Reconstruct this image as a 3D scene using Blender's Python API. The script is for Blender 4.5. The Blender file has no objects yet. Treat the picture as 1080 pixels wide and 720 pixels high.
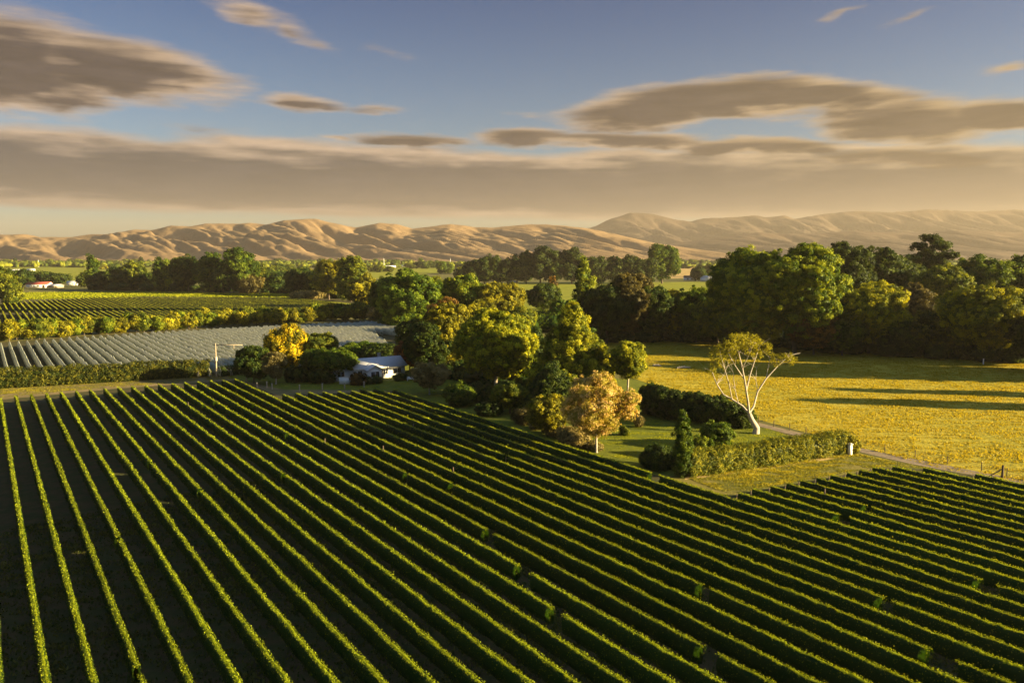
import bpy, math, random
import numpy as np
from mathutils import Vector, Matrix
PI = math.pi
C = bpy.context.scene.collection
scn = bpy.context.scene

# ------------------------------------------------------------------ camera, world, sun, exposure
H = 28.5                      # drone height (vine rows 2.5 m apart)
F = 840.0                     # focal length in px of the 1080 px wide photograph (28 mm)
YH = 269.0                    # horizon line
PITCH = math.atan((360.0 - YH) / F)
SUN_AZ = math.radians(101.0)   # clockwise from the view direction (+Y)
SUN_EL = math.radians(14.0)
EXPOSURE = 2.18

cam_d = bpy.data.cameras.new('camera'); cam = bpy.data.objects.new('camera', cam_d); C.objects.link(cam)
cam_d.sensor_width = 36.0; cam_d.lens = 28.0; cam_d.clip_start = 0.5; cam_d.clip_end = 60000
cam.location = (0, 0, H); cam.rotation_euler = (PI / 2 - PITCH, 0, 0)
scn.camera = cam
scn.view_settings.view_transform = 'Standard'; scn.view_settings.look = 'None'
scn.view_settings.gamma = 1; scn.view_settings.exposure = EXPOSURE
scn.view_settings.use_curve_mapping = False

def ray(px, py):
    xc = (px - 540) / F; yc = (py - 360) / F
    cp, sp = math.cos(PITCH), math.sin(PITCH)
    return xc, cp - yc * sp, -(yc * cp + sp)          # world x, y(forward), z
def G(px, py, z=0.0):
    x, y, dz = ray(px, py); t = (z - H) / dz
    return (x * t, y * t)
def at_depth(px, py, D):
    x, y, dz = ray(px, py); t = D / y
    return (x * t, D, H + dz * t)
def az_el(px, py):
    x, y, z = ray(px, py); return math.atan2(x, y), math.atan2(z, math.hypot(x, y))

world = bpy.data.worlds.new('World'); scn.world = world; world.use_nodes = True
nt = world.node_tree; nt.nodes.clear(); NN = nt.nodes.new; LK = nt.links.new
def wm(op, a, b=None, c=None, clamp=False):
    n = NN('ShaderNodeMath'); n.operation = op; n.use_clamp = clamp
    for i, v in enumerate((a, b, c)):
        if v is None: continue
        if isinstance(v, (int, float)): n.inputs[i].default_value = v
        else: LK(v, n.inputs[i])
    return n.outputs[0]
def wsmooth(v, a, b, o0=0.0, o1=1.0):
    n = NN('ShaderNodeMapRange'); n.interpolation_type = 'SMOOTHSTEP'; LK(v, n.inputs['Value'])
    n.inputs['From Min'].default_value = a; n.inputs['From Max'].default_value = b
    n.inputs['To Min'].default_value = o0; n.inputs['To Max'].default_value = o1
    return n.outputs[0]
def wmix(f, a, b):
    n = NN('ShaderNodeMix'); n.data_type = 'RGBA'
    if isinstance(f, float): n.inputs[0].default_value = f
    else: LK(f, n.inputs[0])
    for i, v in ((6, a), (7, b)):
        if isinstance(v, tuple): n.inputs[i].default_value = (*v, 1)
        else: LK(v, n.inputs[i])
    return n.outputs[2]
tc = NN('ShaderNodeTexCoord'); sep = NN('ShaderNodeSeparateXYZ'); LK(tc.outputs['Generated'], sep.inputs[0])
X_, Y_, Z_ = sep.outputs
AZ = wm('MULTIPLY', wm('ARCTAN2', X_, Y_), 180 / PI)
EL = wm('MULTIPLY', wm('ARCSINE', Z_), 180 / PI)
def wnoise(sx, sy, detail, rough, off=0.0, scale=1.0):
    cb = NN('ShaderNodeCombineXYZ'); LK(wm('MULTIPLY', AZ, sx), cb.inputs[0]); LK(wm('MULTIPLY', EL, sy), cb.inputs[1])
    cb.inputs[2].default_value = off
    n = NN('ShaderNodeTexNoise'); LK(cb.outputs[0], n.inputs['Vector']); n.inputs['Scale'].default_value = scale
    n.inputs['Detail'].default_value = detail; n.inputs['Roughness'].default_value = rough
    return wm('SUBTRACT', n.outputs['Fac'], 0.5)
n_big = wnoise(0.11, 0.42, 3, 0.5, 1.3)
n_mid = wnoise(0.22, 0.9, 4, 0.5, 7.7)
n_fine = wnoise(0.30, 2.0, 6, .62, 5.5)
n_str = wnoise(0.13, 1.9, 3, 0.5, 3.1)
AZw = wm('ADD', AZ, wm('MULTIPLY', n_big, 4.5)); ELw = wm('ADD', EL, wm('MULTIPLY', n_mid, 1.4))
# clouds: direction (photo px), half width, half height (px), tilt (deg, + falls to the right), weight
CL = [(0, 66, 160, 54, 0, 1.0), (110, 70, 175, 34, 5, 1.0), (50, 92, 110, 26, 0, .9),
      (262, 14, 62, 13, 10, .40), (318, 34, 50, 12, 26, .30), (400, 52, 26, 8, 10, .16),
      (312, 108, 62, 9, 2, .55), (392, 114, 45, 6, 0, .36), (248, 95, 40, 7, 0, .14), (200, 134, 60, 7, 0, .20),
      (428, 147, 88, 10, 0, .75), (350, 147, 34, 6, 0, .45),
      (688, 117, 112, 25, -3, 1.0), (785, 97, 120, 20, -1, 1.0), (745, 104, 150, 24, -2, 1.0), (790, 110, 120, 20, 0, 1.0), (860, 100, 95, 19, 4, .95),
      (960, 128, 130, 28, 3, 1.0), (1060, 122, 90, 20, 2, .95), (905, 108, 90, 20, 4, .9),
      (560, 143, 66, 12, 2, .8), (660, 149, 130, 12, 3, .9), (800, 156, 150, 12, 2, .9), (960, 166, 170, 12, 3, .85),
      (895, 12, 24, 5, -10, .30), (966, 16, 28, 5, -12, .28), (1062, 75, 40, 8, -6, .42), (560, 122, 50, 6, 0, .14)]
dens = None
for (px, py, rx, ry, tilt, w) in CL:
    a0, e0 = [math.degrees(v) for v in az_el(px, py)]
    cosd = math.cos(math.radians(a0)) ** 2
    ra = math.degrees(rx / F) * max(cosd, .7); re = math.degrees(ry / F)
    t = math.radians(-tilt); da = wm('SUBTRACT', AZw, a0); de = wm('SUBTRACT', ELw, e0)
    u = wm('ADD', wm('MULTIPLY', da, math.cos(t) / ra), wm('MULTIPLY', de, math.sin(t) / ra))
    v = wm('ADD', wm('MULTIPLY', da, -math.sin(t) / re), wm('MULTIPLY', de, math.cos(t) / re))
    d = wm('SUBTRACT', 1.0, wm('SQRT', wm('ADD', wm('MULTIPLY', u, u), wm('MULTIPLY', v, v))))
    d = wm('MULTIPLY', d, w)
    dens = d if dens is None else wm('MAXIMUM', dens, d)
# the long low bank of cloud over the hills
e_top = math.degrees(az_el(540, 158)[1]); e_bot = math.degrees(az_el(540, 232)[1])
top_e = wm('ADD', wm('MULTIPLY', AZ, -0.014), e_top + 0.25)
bank = wm('MINIMUM', wm('MULTIPLY', wm('SUBTRACT', top_e, wm('ADD', EL, wm('MULTIPLY', n_big, 2.6))), 0.55),
          wm('MULTIPLY', wm('SUBTRACT', wm('ADD', EL, wm('MULTIPLY', n_big, 0.8)), wm('ADD', wm('MULTIPLY', AZ, -0.012), e_bot - .1)), 0.9))
dens_c = wm('ADD', wm('ADD', dens, wm('MULTIPLY', n_mid, 0.30)), wm('MULTIPLY', n_fine, .42))
m_c = wsmooth(dens_c, 0.0, 0.46)
m_b = wsmooth(wm('ADD', bank, wm('MULTIPLY', n_str, 0.25)), -0.05, 0.42)
mask = wm('MAXIMUM', m_c, wm('MULTIPLY', m_b, 0.93), clamp=True)
core = wsmooth(wm('ADD', wm('MAXIMUM', wm('MULTIPLY', dens_c, 1.25), wm('MULTIPLY', bank, 0.85)), wm('ADD', wm('MULTIPLY', n_str, 0.9), wm('MULTIPLY', n_mid, 1.1))), 0.16, 0.85)
right = wsmooth(AZ, -8.0, 34.0)
rim_c = wmix(right, (0.125, 0.089, 0.060), (0.125, 0.088, 0.048))
core_c = wmix(right, (0.024, 0.0185, 0.0172), (0.034, 0.025, 0.0175))
cloud = wmix(core, rim_c, core_c)
cm_ = NN('ShaderNodeMix'); cm_.data_type = 'RGBA'; cm_.blend_type = 'MULTIPLY'; cm_.inputs[0].default_value = 1; LK(cloud, cm_.inputs[6])
LK(wm('ADD', wm('MULTIPLY', n_fine, 1.1), 1.0), cm_.inputs[7]); cloud = cm_.outputs[2]
low = wsmooth(EL, 6.5, 1.5)
cloud = wmix(wm('MULTIPLY', low, 0.55), cloud, (0.054, 0.040, 0.031))
sky = NN('ShaderNodeTexSky'); sky.sky_type = 'NISHITA'; sky.sun_disc = False
sky.sun_elevation = SUN_EL; sky.sun_rotation = SUN_AZ; sky.altitude = 0
sky.air_density = 1.0; sky.dust_density = 1.2; sky.ozone_density = 2.0
b1 = NN('ShaderNodeBackground'); skm = NN('ShaderNodeMix'); skm.data_type = 'RGBA'; skm.blend_type = 'MULTIPLY'; skm.inputs[0].default_value = 1; LK(sky.outputs[0], skm.inputs[6]); skg = wmix(wsmooth(EL, 4.0, 24.0), (.46, .48, .52), (.125, .205, .36)); skg = wmix(wsmooth(EL, 30.0, 46.0), skg, (1.2, 1.22, 1.2)); LK(skg, skm.inputs[7]); LK(skm.outputs[2], b1.inputs[0]); b1.inputs[1].default_value = 0.05  # sky tinted by elevation; the unseen part overhead is brightened as added shadow fill
b2 = NN('ShaderNodeBackground'); LK(cloud, b2.inputs[0]); b2.inputs[1].default_value = 1.0
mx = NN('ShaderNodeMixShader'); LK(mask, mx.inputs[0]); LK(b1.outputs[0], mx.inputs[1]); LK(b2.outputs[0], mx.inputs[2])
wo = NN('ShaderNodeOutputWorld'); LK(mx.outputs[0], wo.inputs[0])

sun_d = bpy.data.lights.new('sun', 'SUN'); sun = bpy.data.objects.new('sun', sun_d); C.objects.link(sun)
sun_d.energy = 5.0; sun_d.angle = math.radians(0.6); sun_d.color = (1.0, 0.78, 0.40)
sv = Vector((math.sin(SUN_AZ) * math.cos(SUN_EL), math.cos(SUN_AZ) * math.cos(SUN_EL), math.sin(SUN_EL)))
sun.rotation_euler = sv.to_track_quat('Z', 'Y').to_euler()

# ------------------------------------------------------------------ materials
def material(name):
    m = bpy.data.materials.new(name); m.use_nodes = True; return m, m.node_tree, m.node_tree.nodes['Principled BSDF']
def ramp(t, fac, stops):
    r = t.nodes.new('ShaderNodeValToRGB'); t.links.new(fac, r.inputs[0])
    e = r.color_ramp.elements
    while len(e) < len(stops): e.new(.5)
    for i, (p, c) in enumerate(stops): e[i].position = p; e[i].color = (*c, 1)
    return r.outputs[0]
def noise(t, scale, detail=4, rough=.55, vec=None, stretch=None):
    n = t.nodes.new('ShaderNodeTexNoise'); n.inputs['Scale'].default_value = scale
    n.inputs['Detail'].default_value = detail; n.inputs['Roughness'].default_value = rough
    tcn = t.nodes.new('ShaderNodeTexCoord'); v = tcn.outputs['Object']
    if stretch:
        mp = t.nodes.new('ShaderNodeMapping'); t.links.new(v, mp.inputs[0]); mp.inputs['Scale'].default_value = stretch[:3]
        if len(stretch) > 3: mp.inputs['Rotation'].default_value = (0, 0, stretch[3])
        v = mp.outputs[0]
    t.links.new(v, n.inputs['Vector']); return n.outputs['Fac']
def mixc(t, f, a, b, mode='MIX'):
    n = t.nodes.new('ShaderNodeMix'); n.data_type = 'RGBA'; n.blend_type = mode
    if isinstance(f, (int, float)): n.inputs[0].default_value = f
    else: t.links.new(f, n.inputs[0])
    for i, v in ((6, a), (7, b)):
        if isinstance(v, tuple): n.inputs[i].default_value = (*v, 1)
        else: t.links.new(v, n.inputs[i])
    return n.outputs[2]
def ground_mat(name, stops, scale, bump=0.0, bscale=None, stops2=None, scale2=.02, f2=.5, stretch=None, rough=.95):
    m, t, p = material(name); p.inputs['Roughness'].default_value = rough; p.inputs['Specular IOR Level'].default_value = 0.15
    c = ramp(t, noise(t, scale, 6, .65, stretch=stretch), stops)
    if stops2: c = mixc(t, f2, c, ramp(t, noise(t, scale2, 4, .6), stops2))
    t.links.new(c, p.inputs['Base Color'])
    if bump:
        b = t.nodes.new('ShaderNodeBump'); b.inputs['Strength'].default_value = 1; b.inputs['Distance'].default_value = bump
        t.links.new(noise(t, bscale or scale * 2, 6, .7, stretch=stretch), b.inputs['Height']); t.links.new(b.outputs[0], p.inputs['Normal'])
    return m
def leaf_mat(name, a, b, transl=.35, pa=.35, pb=.65):
    """a, b: two leaf colours mixed by the per-leaf 'tone' attribute."""
    m, t, p = material(name); N = t.nodes
    at = N.new('ShaderNodeAttribute'); at.attribute_name = 'tone'; at.attribute_type = 'GEOMETRY'
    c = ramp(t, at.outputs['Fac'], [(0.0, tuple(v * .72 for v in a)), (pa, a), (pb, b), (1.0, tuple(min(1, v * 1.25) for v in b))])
    oi = N.new('ShaderNodeObjectInfo')
    hv = N.new('ShaderNodeHueSaturation'); t.links.new(c, hv.inputs['Color'])
    mr = N.new('ShaderNodeMapRange'); t.links.new(oi.outputs['Random'], mr.inputs[0]); mr.inputs[3].default_value = .82; mr.inputs[4].default_value = 1.18
    t.links.new(mr.outputs[0], hv.inputs['Value'])
    c = hv.outputs[0]
    t.links.new(c, p.inputs['Base Color']); p.inputs['Roughness'].default_value = .55; p.inputs['Specular IOR Level'].default_value = .12
    tr = N.new('ShaderNodeBsdfTranslucent'); t.links.new(mixc(t, 1.0, c, (1.5, 1.35, .35), 'MULTIPLY'), tr.inputs[0])
    ms = N.new('ShaderNodeMixShader'); ms.inputs[0].default_value = transl
    t.links.new(p.outputs[0], ms.inputs[1]); t.links.new(tr.outputs[0], ms.inputs[2])
    t.links.new(ms.outputs[0], N['Material Output'].inputs['Surface'])
    return m
def plain(name, c, rough=.7, var=.25, scale=3.0, metal=0.0, spec=.3):
    m, t, p = material(name)
    d = tuple(v * (1 - var) for v in c); l = tuple(min(1, v * (1 + var * .6)) for v in c)
    t.links.new(ramp(t, noise(t, scale, 5, .6), [(.3, d), (.7, l)]), p.inputs['Base Color'])
    p.inputs['Roughness'].default_value = rough; p.inputs['Metallic'].default_value = metal; p.inputs['Specular IOR Level'].default_value = spec
    return m
M = {}
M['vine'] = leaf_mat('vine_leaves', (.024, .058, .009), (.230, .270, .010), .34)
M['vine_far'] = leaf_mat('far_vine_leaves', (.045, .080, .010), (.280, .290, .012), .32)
PAL = {
    'green': ((.038, .076, .007), (.125, .170, .011)),
    'bright': ((.070, .115, .008), (.230, .260, .014)),
    'lime': ((.110, .140, .008), (.360, .350, .014)),
    'shade': ((.030, .044, .008), (.130, .125, .012)),
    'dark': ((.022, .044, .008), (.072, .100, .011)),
    'pine': ((.024, .044, .009), (.072, .096, .013)),
    'olive': ((.060, .088, .009), (.190, .205, .014)),
    'gold': ((.120, .125, .010), (.350, .315, .014)),
    'yellow': ((.110, .115, .010), (.640, .480, .012)),
    'orange': ((.120, .045, .014), (.360, .130, .022)),
    'red': ((.060, .045, .012), (.200, .110, .022)),
    'pink': ((.300, .250, .030), (.560, .400, .160)),
    'pale': ((.150, .130, .045), (.320, .260, .100)),
    'brown': ((.070, .062, .022), (.150, .125, .035)),
}
for k, (a, b) in PAL.items(): M[k] = leaf_mat('leaves_' + k, a, b, .32)
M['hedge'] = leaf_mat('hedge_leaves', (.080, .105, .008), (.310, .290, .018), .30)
M['bark'] = plain('bark', (.12, .09, .06), .9, .4, 4)
M['pale_bark'] = plain('pale_bark', (.42, .36, .28), .8, .35, 3)
M['grass_tuft'] = leaf_mat('dry_grass_blades', (.360, .295, .018), (.440, .350, .024), .38)
M['wood'] = plain('wood_post', (.38, .31, .22), .85, .3, 6)
M['white'] = plain('white_paint', (.80, .79, .76), .6, .06, 2)
M['roof_grey'] = plain('roof_sheet', (.52, .52, .54), .5, .12, 2)
M['roof_red'] = plain('roof_red', (.28, .07, .045), .6, .2, 1)
M['roof_brown'] = plain('roof_brown', (.11, .07, .05), .7, .2, 1)
M['glass'] = plain('window_glass', (.02, .022, .025), .12, .1, 3, spec=.6)
M['tan'] = plain('tan_wall', (.45, .36, .26), .8, .15, 1)
M['stone'] = plain('pale_stone', (.55, .50, .42), .8, .2, 2)
M['concrete'] = plain('grey_concrete', (.32, .30, .27), .9, .2, 2)
M['wire'] = plain('wire', (.12, .12, .12), .5, .1, 2)
# bird netting: thin woven cloth
def net_mat():
    m, t, p = material('bird_net'); N = t.nodes
    c = ramp(t, noise(t, 1.3, 5, .65), [(.35, (.24, .29, .22)), (.65, (.62, .62, .46))])
    t.links.new(c, p.inputs['Base Color']); p.inputs['Roughness'].default_value = .6
    tr = N.new('ShaderNodeBsdfTranslucent'); tr.inputs[0].default_value = (.5, .48, .40, 1)
    tp = N.new('ShaderNodeBsdfTransparent')
    m1 = N.new('ShaderNodeMixShader'); m1.inputs[0].default_value = .22
    t.links.new(p.outputs[0], m1.inputs[1]); t.links.new(tr.outputs[0], m1.inputs[2])
    m2 = N.new('ShaderNodeMixShader'); m2.inputs[0].default_value = .30
    t.links.new(m1.outputs[0], m2.inputs[1]); t.links.new(tp.outputs[0], m2.inputs[2])
    t.links.new(m2.outputs[0], N['Material Output'].inputs['Surface'])
    return m
M['net'] = net_mat()

# ------------------------------------------------------------------ tags and mesh helpers
def tag(o, label=None, cat=None, group=None, kind=None):
    if label: o['label'] = label
    if cat: o['category'] = cat
    if group: o['group'] = group
    if kind: o['kind'] = kind
    return o
def link(name, mesh, mat=None, parent=None, loc=None):
    o = bpy.data.objects.new(name, mesh); C.objects.link(o)
    if mat is not None and not mesh.materials: mesh.materials.append(mat)
    if parent is not None: o.parent = parent
    if loc is not None: o.location = loc
    return o
def empty(name, loc, rz=0.0):
    o = bpy.data.objects.new(name, None); C.objects.link(o); o.location = loc; o.rotation_euler = (0, 0, rz)
    o.empty_display_size = .5; return o
class MB:
    """collects quads/tris as numpy chunks -> one mesh"""
    def __init__(s): s.v = []; s.q = []; s.t = []; s.tone_q = []; s.tone_t = []; s.n = 0
    def quads(s, v, q, tone=.4):
        v = np.asarray(v, float).reshape(-1, 3); q = np.asarray(q, int).reshape(-1, 4)
        s.v.append(v); s.q.append(q + s.n); s.n += len(v)
        s.tone_q.append(np.full(len(q), tone) if np.isscalar(tone) else np.asarray(tone, float))
    def leaves(s, P, Nrm, size, tone, rng, aspect=.7):
        n = len(P)
        if n == 0: return
        r = rng.normal(size=(n, 3)); t1 = np.cross(Nrm, r); t1 /= np.linalg.norm(t1, axis=1)[:, None] + 1e-9
        t2 = np.cross(Nrm, t1); size = np.broadcast_to(size, (n,))[:, None]
        a = t1 * size * .5; b = t2 * size * .5 * aspect
        fold = Nrm * size * .12
        v = np.stack([P - a, P - b + fold, P + a, P + b + fold], 1).reshape(-1, 3)
        s.quads(v, np.arange(4 * n).reshape(-1, 4), tone)
    def box(s, x0, x1, y0, y1, z0, z1):
        v = [(x, y, z) for z in (z0, z1) for x, y in ((x0, y0), (x1, y0), (x1, y1), (x0, y1))]
        s.quads(v, [(3, 2, 1, 0), (4, 5, 6, 7), (0, 1, 5, 4), (1, 2, 6, 5), (2, 3, 7, 6), (3, 0, 4, 7)])
    def tube(s, pts, rad, n=6):
        pts = np.asarray(pts, float); m = len(pts); rings = []
        for i in range(m):
            d = pts[min(i + 1, m - 1)] - pts[max(i - 1, 0)]; d /= np.linalg.norm(d) + 1e-9
            u = np.cross(d, (0, 1, 0) if abs(d[1]) < .9 else (1, 0, 0)); u /= np.linalg.norm(u); w = np.cross(d, u)
            a = np.arange(n) * 2 * PI / n
            rings.append(pts[i] + rad[i] * (np.cos(a)[:, None] * u + np.sin(a)[:, None] * w))
        q = [(i * n + j, i * n + (j + 1) % n, (i + 1) * n + (j + 1) % n, (i + 1) * n + j) for i in range(m - 1) for j in range(n)]
        s.quads(np.concatenate(rings), q)
    def blob(s, c, r, rng, nu=9, nv=6, amp=.18, tone=.25):
        th = np.linspace(0, PI, nv + 1)[:, None]; ph = (np.arange(nu) * 2 * PI / nu)[None, :]
        d = np.stack([np.sin(th) * np.cos(ph), np.sin(th) * np.sin(ph), np.cos(th) * np.ones_like(ph)], -1)
        k = 1 + amp * rng.uniform(-1, 1, size=d.shape[:2]); k[0, :] = 1; k[-1, :] = 1
        v = np.asarray(c) + d * k[..., None] * np.asarray(r)
        q = [(i * nu + j, (i + 1) * nu + j, (i + 1) * nu + (j + 1) % nu, i * nu + (j + 1) % nu) for i in range(nv) for j in range(nu)]
        s.quads(v.reshape(-1, 3), q, tone)
    def mesh(s, name, smooth=False):
        me = bpy.data.meshes.new(name)
        v = np.concatenate(s.v); q = np.concatenate(s.q); tn = np.concatenate(s.tone_q)
        me.vertices.add(len(v)); me.vertices.foreach_set('co', v.astype(np.float32).ravel())
        me.loops.add(q.size); me.loops.foreach_set('vertex_index', q.astype(np.int32).ravel())
        me.polygons.add(len(q)); me.polygons.foreach_set('loop_start', (np.arange(len(q)) * 4).astype(np.int32))
        if smooth: me.polygons.foreach_set('use_smooth', np.ones(len(q), bool))
        at = me.attributes.new('tone', 'FLOAT', 'FACE'); at.data.foreach_set('value', tn.astype(np.float32))
        me.update(calc_edges=True); return me
    def build(s, name, mat, parent=None, loc=None, smooth=False):
        return link(name, s.mesh(name, smooth), mat, parent, loc)
def unit(v): return v / (np.linalg.norm(v, axis=-1, keepdims=True) + 1e-9)
def poly_sheet(name, pts, z, mat, label=None, kind='structure', sub=True):
    me = bpy.data.meshes.new(name)
    me.from_pydata([(x, y, z) for x, y in pts], [], [tuple(range(len(pts)))]); me.update()
    if me.polygons[0].normal.z < 0: me.flip_normals()
    o = link(name, me, mat); o['kind'] = kind; return o
def in_poly(x, y, poly):
    ins = np.zeros(x.shape, bool); n = len(poly)
    for i in range(n):
        x0, y0 = poly[i]; x1, y1 = poly[(i + 1) % n]
        c = ((y0 > y) != (y1 > y)) & (x < (x1 - x0) * (y - y0) / (y1 - y0 + 1e-12) + x0)
        ins ^= c
    return ins
# gradient noise
_pr = np.random.default_rng(5); _perm = np.concatenate([_pr.permutation(512)] * 2); _grad = unit(_pr.normal(size=(512, 2)))
def perlin(x, y):
    x = np.asarray(x, float); y = np.asarray(y, float); xi = np.floor(x).astype(int); yi = np.floor(y).astype(int)
    xf = x - xi; yf = y - yi; u = xf ** 3 * (xf * (xf * 6 - 15) + 10); v = yf ** 3 * (yf * (yf * 6 - 15) + 10)
    def g(i, j):
        h = _perm[(_perm[(xi + i) & 511] + yi + j) & 511]; gr = _grad[h]
        return gr[..., 0] * (xf - i) + gr[..., 1] * (yf - j)
    return (g(0, 0) * (1 - u) + g(1, 0) * u) * (1 - v) + (g(0, 1) * (1 - u) + g(1, 1) * u) * v
def fbm(x, y, o=4, p=.5):
    s = 0; a = 1
    for i in range(o): s = s + a * perlin(x * 2 ** i + 17 * i, y * 2 ** i - 9 * i); a *= p
    return s

# ------------------------------------------------------------------ ground, fields, tracks
M['plain'] = ground_mat('plain_grass', [(.3, (.075, .085, .020)), (.5, (.120, .115, .028)), (.7, (.190, .150, .045))], .008, stops2=[(.35, (.06, .075, .018)), (.65, (.15, .13, .035))], scale2=.05)
M['soil'] = ground_mat('vineyard_soil', [(.3, (.036, .028, .011)), (.55, (.066, .050, .020)), (.75, (.115, .088, .036))], .9, .05, 3, stops2=[(.42, (.040, .060, .016)), (.6, (.085, .065, .03))], scale2=.5, f2=.6)
M['track'] = ground_mat('headland_track', [(.3, (.16, .125, .045)), (.55, (.26, .19, .08)), (.75, (.34, .25, .11))], .35, .04, 2, stops2=[(.45, (.09, .085, .03)), (.6, (.22, .16, .09))], scale2=.15)
M['lawn'] = ground_mat('lawn', [(.3, (.085, .105, .010)), (.6, (.150, .165, .014)), (.8, (.21, .20, .02))], .5, .10, 3)
M['dry_lawn'] = ground_mat('mown_headland', [(.3, (.11, .12, .014)), (.6, (.19, .175, .024)), (.8, (.28, .22, .04))], .5, .12, 2.5, stops2=[(.4, (.09, .10, .02)), (.62, (.22, .16, .05))], scale2=.09)
M['paddock'] = ground_mat('paddock_earth', [(.3, (.26, .215, .016)), (.5, (.37, .295, .022)), (.72, (.50, .38, .04))], .35, .22, .9, stops2=[(.35, (.20, .21, .018)), (.65, (.42, .33, .04))], scale2=.03, f2=.4)
M['gravel'] = ground_mat('gravel', [(.3, (.20, .15, .09)), (.7, (.32, .25, .16))], 1.5, .02, 8)
M['green_field'] = ground_mat('green_crop', [(.3, (.13, .155, .010)), (.7, (.26, .26, .016))], .06, .12, .5)
M['gold_field'] = ground_mat('golden_stubble', [(.3, (.30, .21, .07)), (.7, (.48, .34, .13))], .05, .12, .4)

g = MB(); e = [-8500, -3000, -1000, -300, 0, 300, 1000, 3000, 8500]; f = [-250, 0, 150, 400, 1000, 2500, 5000, 10900]
vv = [(x, y, 0) for y in f for x in e]; nx = len(e)
g.quads(vv, [(j * nx + i, j * nx + i + 1, (j + 1) * nx + i + 1, (j + 1) * nx + i) for j in range(len(f) - 1) for i in range(nx - 1)])
tag(g.build('ground', M['plain']), kind='structure')
def field(name, px, z, mat): return poly_sheet(name, [G(*p) for p in px], z, mat)
VS = math.cos(PITCH); TANV = (564 / F) * VS          # all the vine rows share one direction
ROWDIR = np.array([-TANV, 1.0]); ROWDIR /= np.linalg.norm(ROWDIR)
ROWN = np.array([ROWDIR[1], -ROWDIR[0]])
# soil of the near vineyard
soil = [G(-60, 424), G(0, 421.5), G(120, 410), G(252, 400.5), G(292, 417), G(420, 412), G(690, 500.5), G(770, 523), G(850, 508), G(930, 493.5), G(985, 495), G(1085, 511), (115, 80), (60, 25), (-55, 25), (-75, 70)]
poly_sheet('vineyard_soil', soil, .004, M['soil'])
field('headland_track', [(-60, 424), (-60, 408), (0, 410), (120, 402), (205, 393), (262, 391), (300, 401), (425, 400), (440, 409), (420, 412), (292, 417), (252, 400.5), (120, 410), (0, 421.5)], .008, M['track'])
field('house_lawn', [(240, 398), (262, 388), (330, 384), (440, 380), (560, 392), (690, 402), (700, 438), (812, 452), (836, 462), (722, 502), (690, 500.5), (420, 412), (330, 411), (300, 411)], .014, M['lawn'])
field('headland_grass', [(722, 502), (836, 468), (900, 476), (935, 484), (985, 495), (930, 493.5), (850, 508), (770, 523), (690, 500.5)], .018, M['dry_lawn'])
PADD_PX = [(628, 360), (760, 361), (900, 369), (1140, 380), (1180, 545), (1085, 511), (1000, 496), (935, 479), (900, 470), (850, 456), (790, 440), (665, 398), (630, 388)]
field('hedge_verge', [(722, 506), (724, 500), (892, 477), (897, 481), (860, 487), (790, 498)], .034, M['gold_field'])
field('paddock', PADD_PX, .022, M['paddock'])
field('gravel_drive', [(730, 434), (790, 447), (845, 461), (900, 475), (960, 489), (1030, 502), (1120, 518), (1120, 513.5), (1035, 498), (965, 484), (903, 471.5), (850, 458), (795, 444.5), (735, 432)], .030, M['gravel'])
field('netted_vineyard_soil', [(-60, 394), (-60, 364), (0, 361), (150, 350), (300, 342), (445, 336), (436, 352), (415, 370), (300, 386), (225, 389)], .010, M['soil'])
field('far_vineyard_soil', [(-60, 350), (-40, 316), (120, 311), (370, 313), (400, 330), (300, 338), (120, 345)], .02, M['soil'])
field('crop_strip', [(18, 316.5), (18, 309.5), (150, 308.5), (352, 312), (352, 314.5), (150, 313)], .05, M['green_field'])
field('valley_field', [(-40, 300), (-40, 281), (95, 280.5), (100, 297)], .05, M['green_field'])
field('olive_field', [(100, 290), (100, 281), (200, 281), (200, 292)], .06, M['green_field'])
field('bright_field', [(376, 296), (376, 281.5), (470, 281), (470, 287)], .06, M['green_field'])
field('east_field', [(500, 322), (500, 298.5), (800, 297), (830, 330), (560, 334)], .05, M['green_field'])
field('golden_field', [(700, 294), (700, 280), (770, 280), (770, 292)], .08, M['gold_field'])
field('pale_field', [(265, 323), (262, 316.5), (340, 317), (392, 322), (385, 329)], .06, M['green_field'])

# ------------------------------------------------------------------ hills
def grid_mesh(name, X, Y, Z, mat):
    ny, nx = X.shape; v = np.stack([X, Y, Z], -1).reshape(-1, 3)
    i, j = np.meshgrid(np.arange(nx - 1), np.arange(ny - 1)); a = (j * nx + i).ravel()
    mb = MB(); mb.quads(v, np.stack([a, a + 1, a + nx + 1, a + nx], 1)); o = mb.build(name, mat, smooth=True); o['kind'] = 'structure'; return o
def hill_mat(name, a, b, scrub, f):
    m, t, p = material(name); p.inputs['Roughness'].default_value = 1; p.inputs['Specular IOR Level'].default_value = .05
    c = ramp(t, noise(t, .006, 6, .6), [(.35, a), (.65, b)])
    s = ramp(t, noise(t, .012, 6, .65), [(.52, (0, 0, 0)), (.70, (f, f, f))])
    t.links.new(mixc(t, s, c, scrub), p.inputs['Base Color'])
    bm_ = t.nodes.new('ShaderNodeBump'); bm_.inputs['Distance'].default_value = 6; t.links.new(noise(t, .02, 6, .6), bm_.inputs['Height']); t.links.new(bm_.outputs[0], p.inputs['Normal'])
    return m
def ridge_fn(prof, D):
    xs = []; zs = []
    for px, py in prof:
        p = at_depth(px, py, D); xs.append(p[0]); zs.append(max(p[2], 2))
    xs = np.array(xs); zs = np.array(zs)
    return lambda x: np.interp(x, xs, zs)
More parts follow.
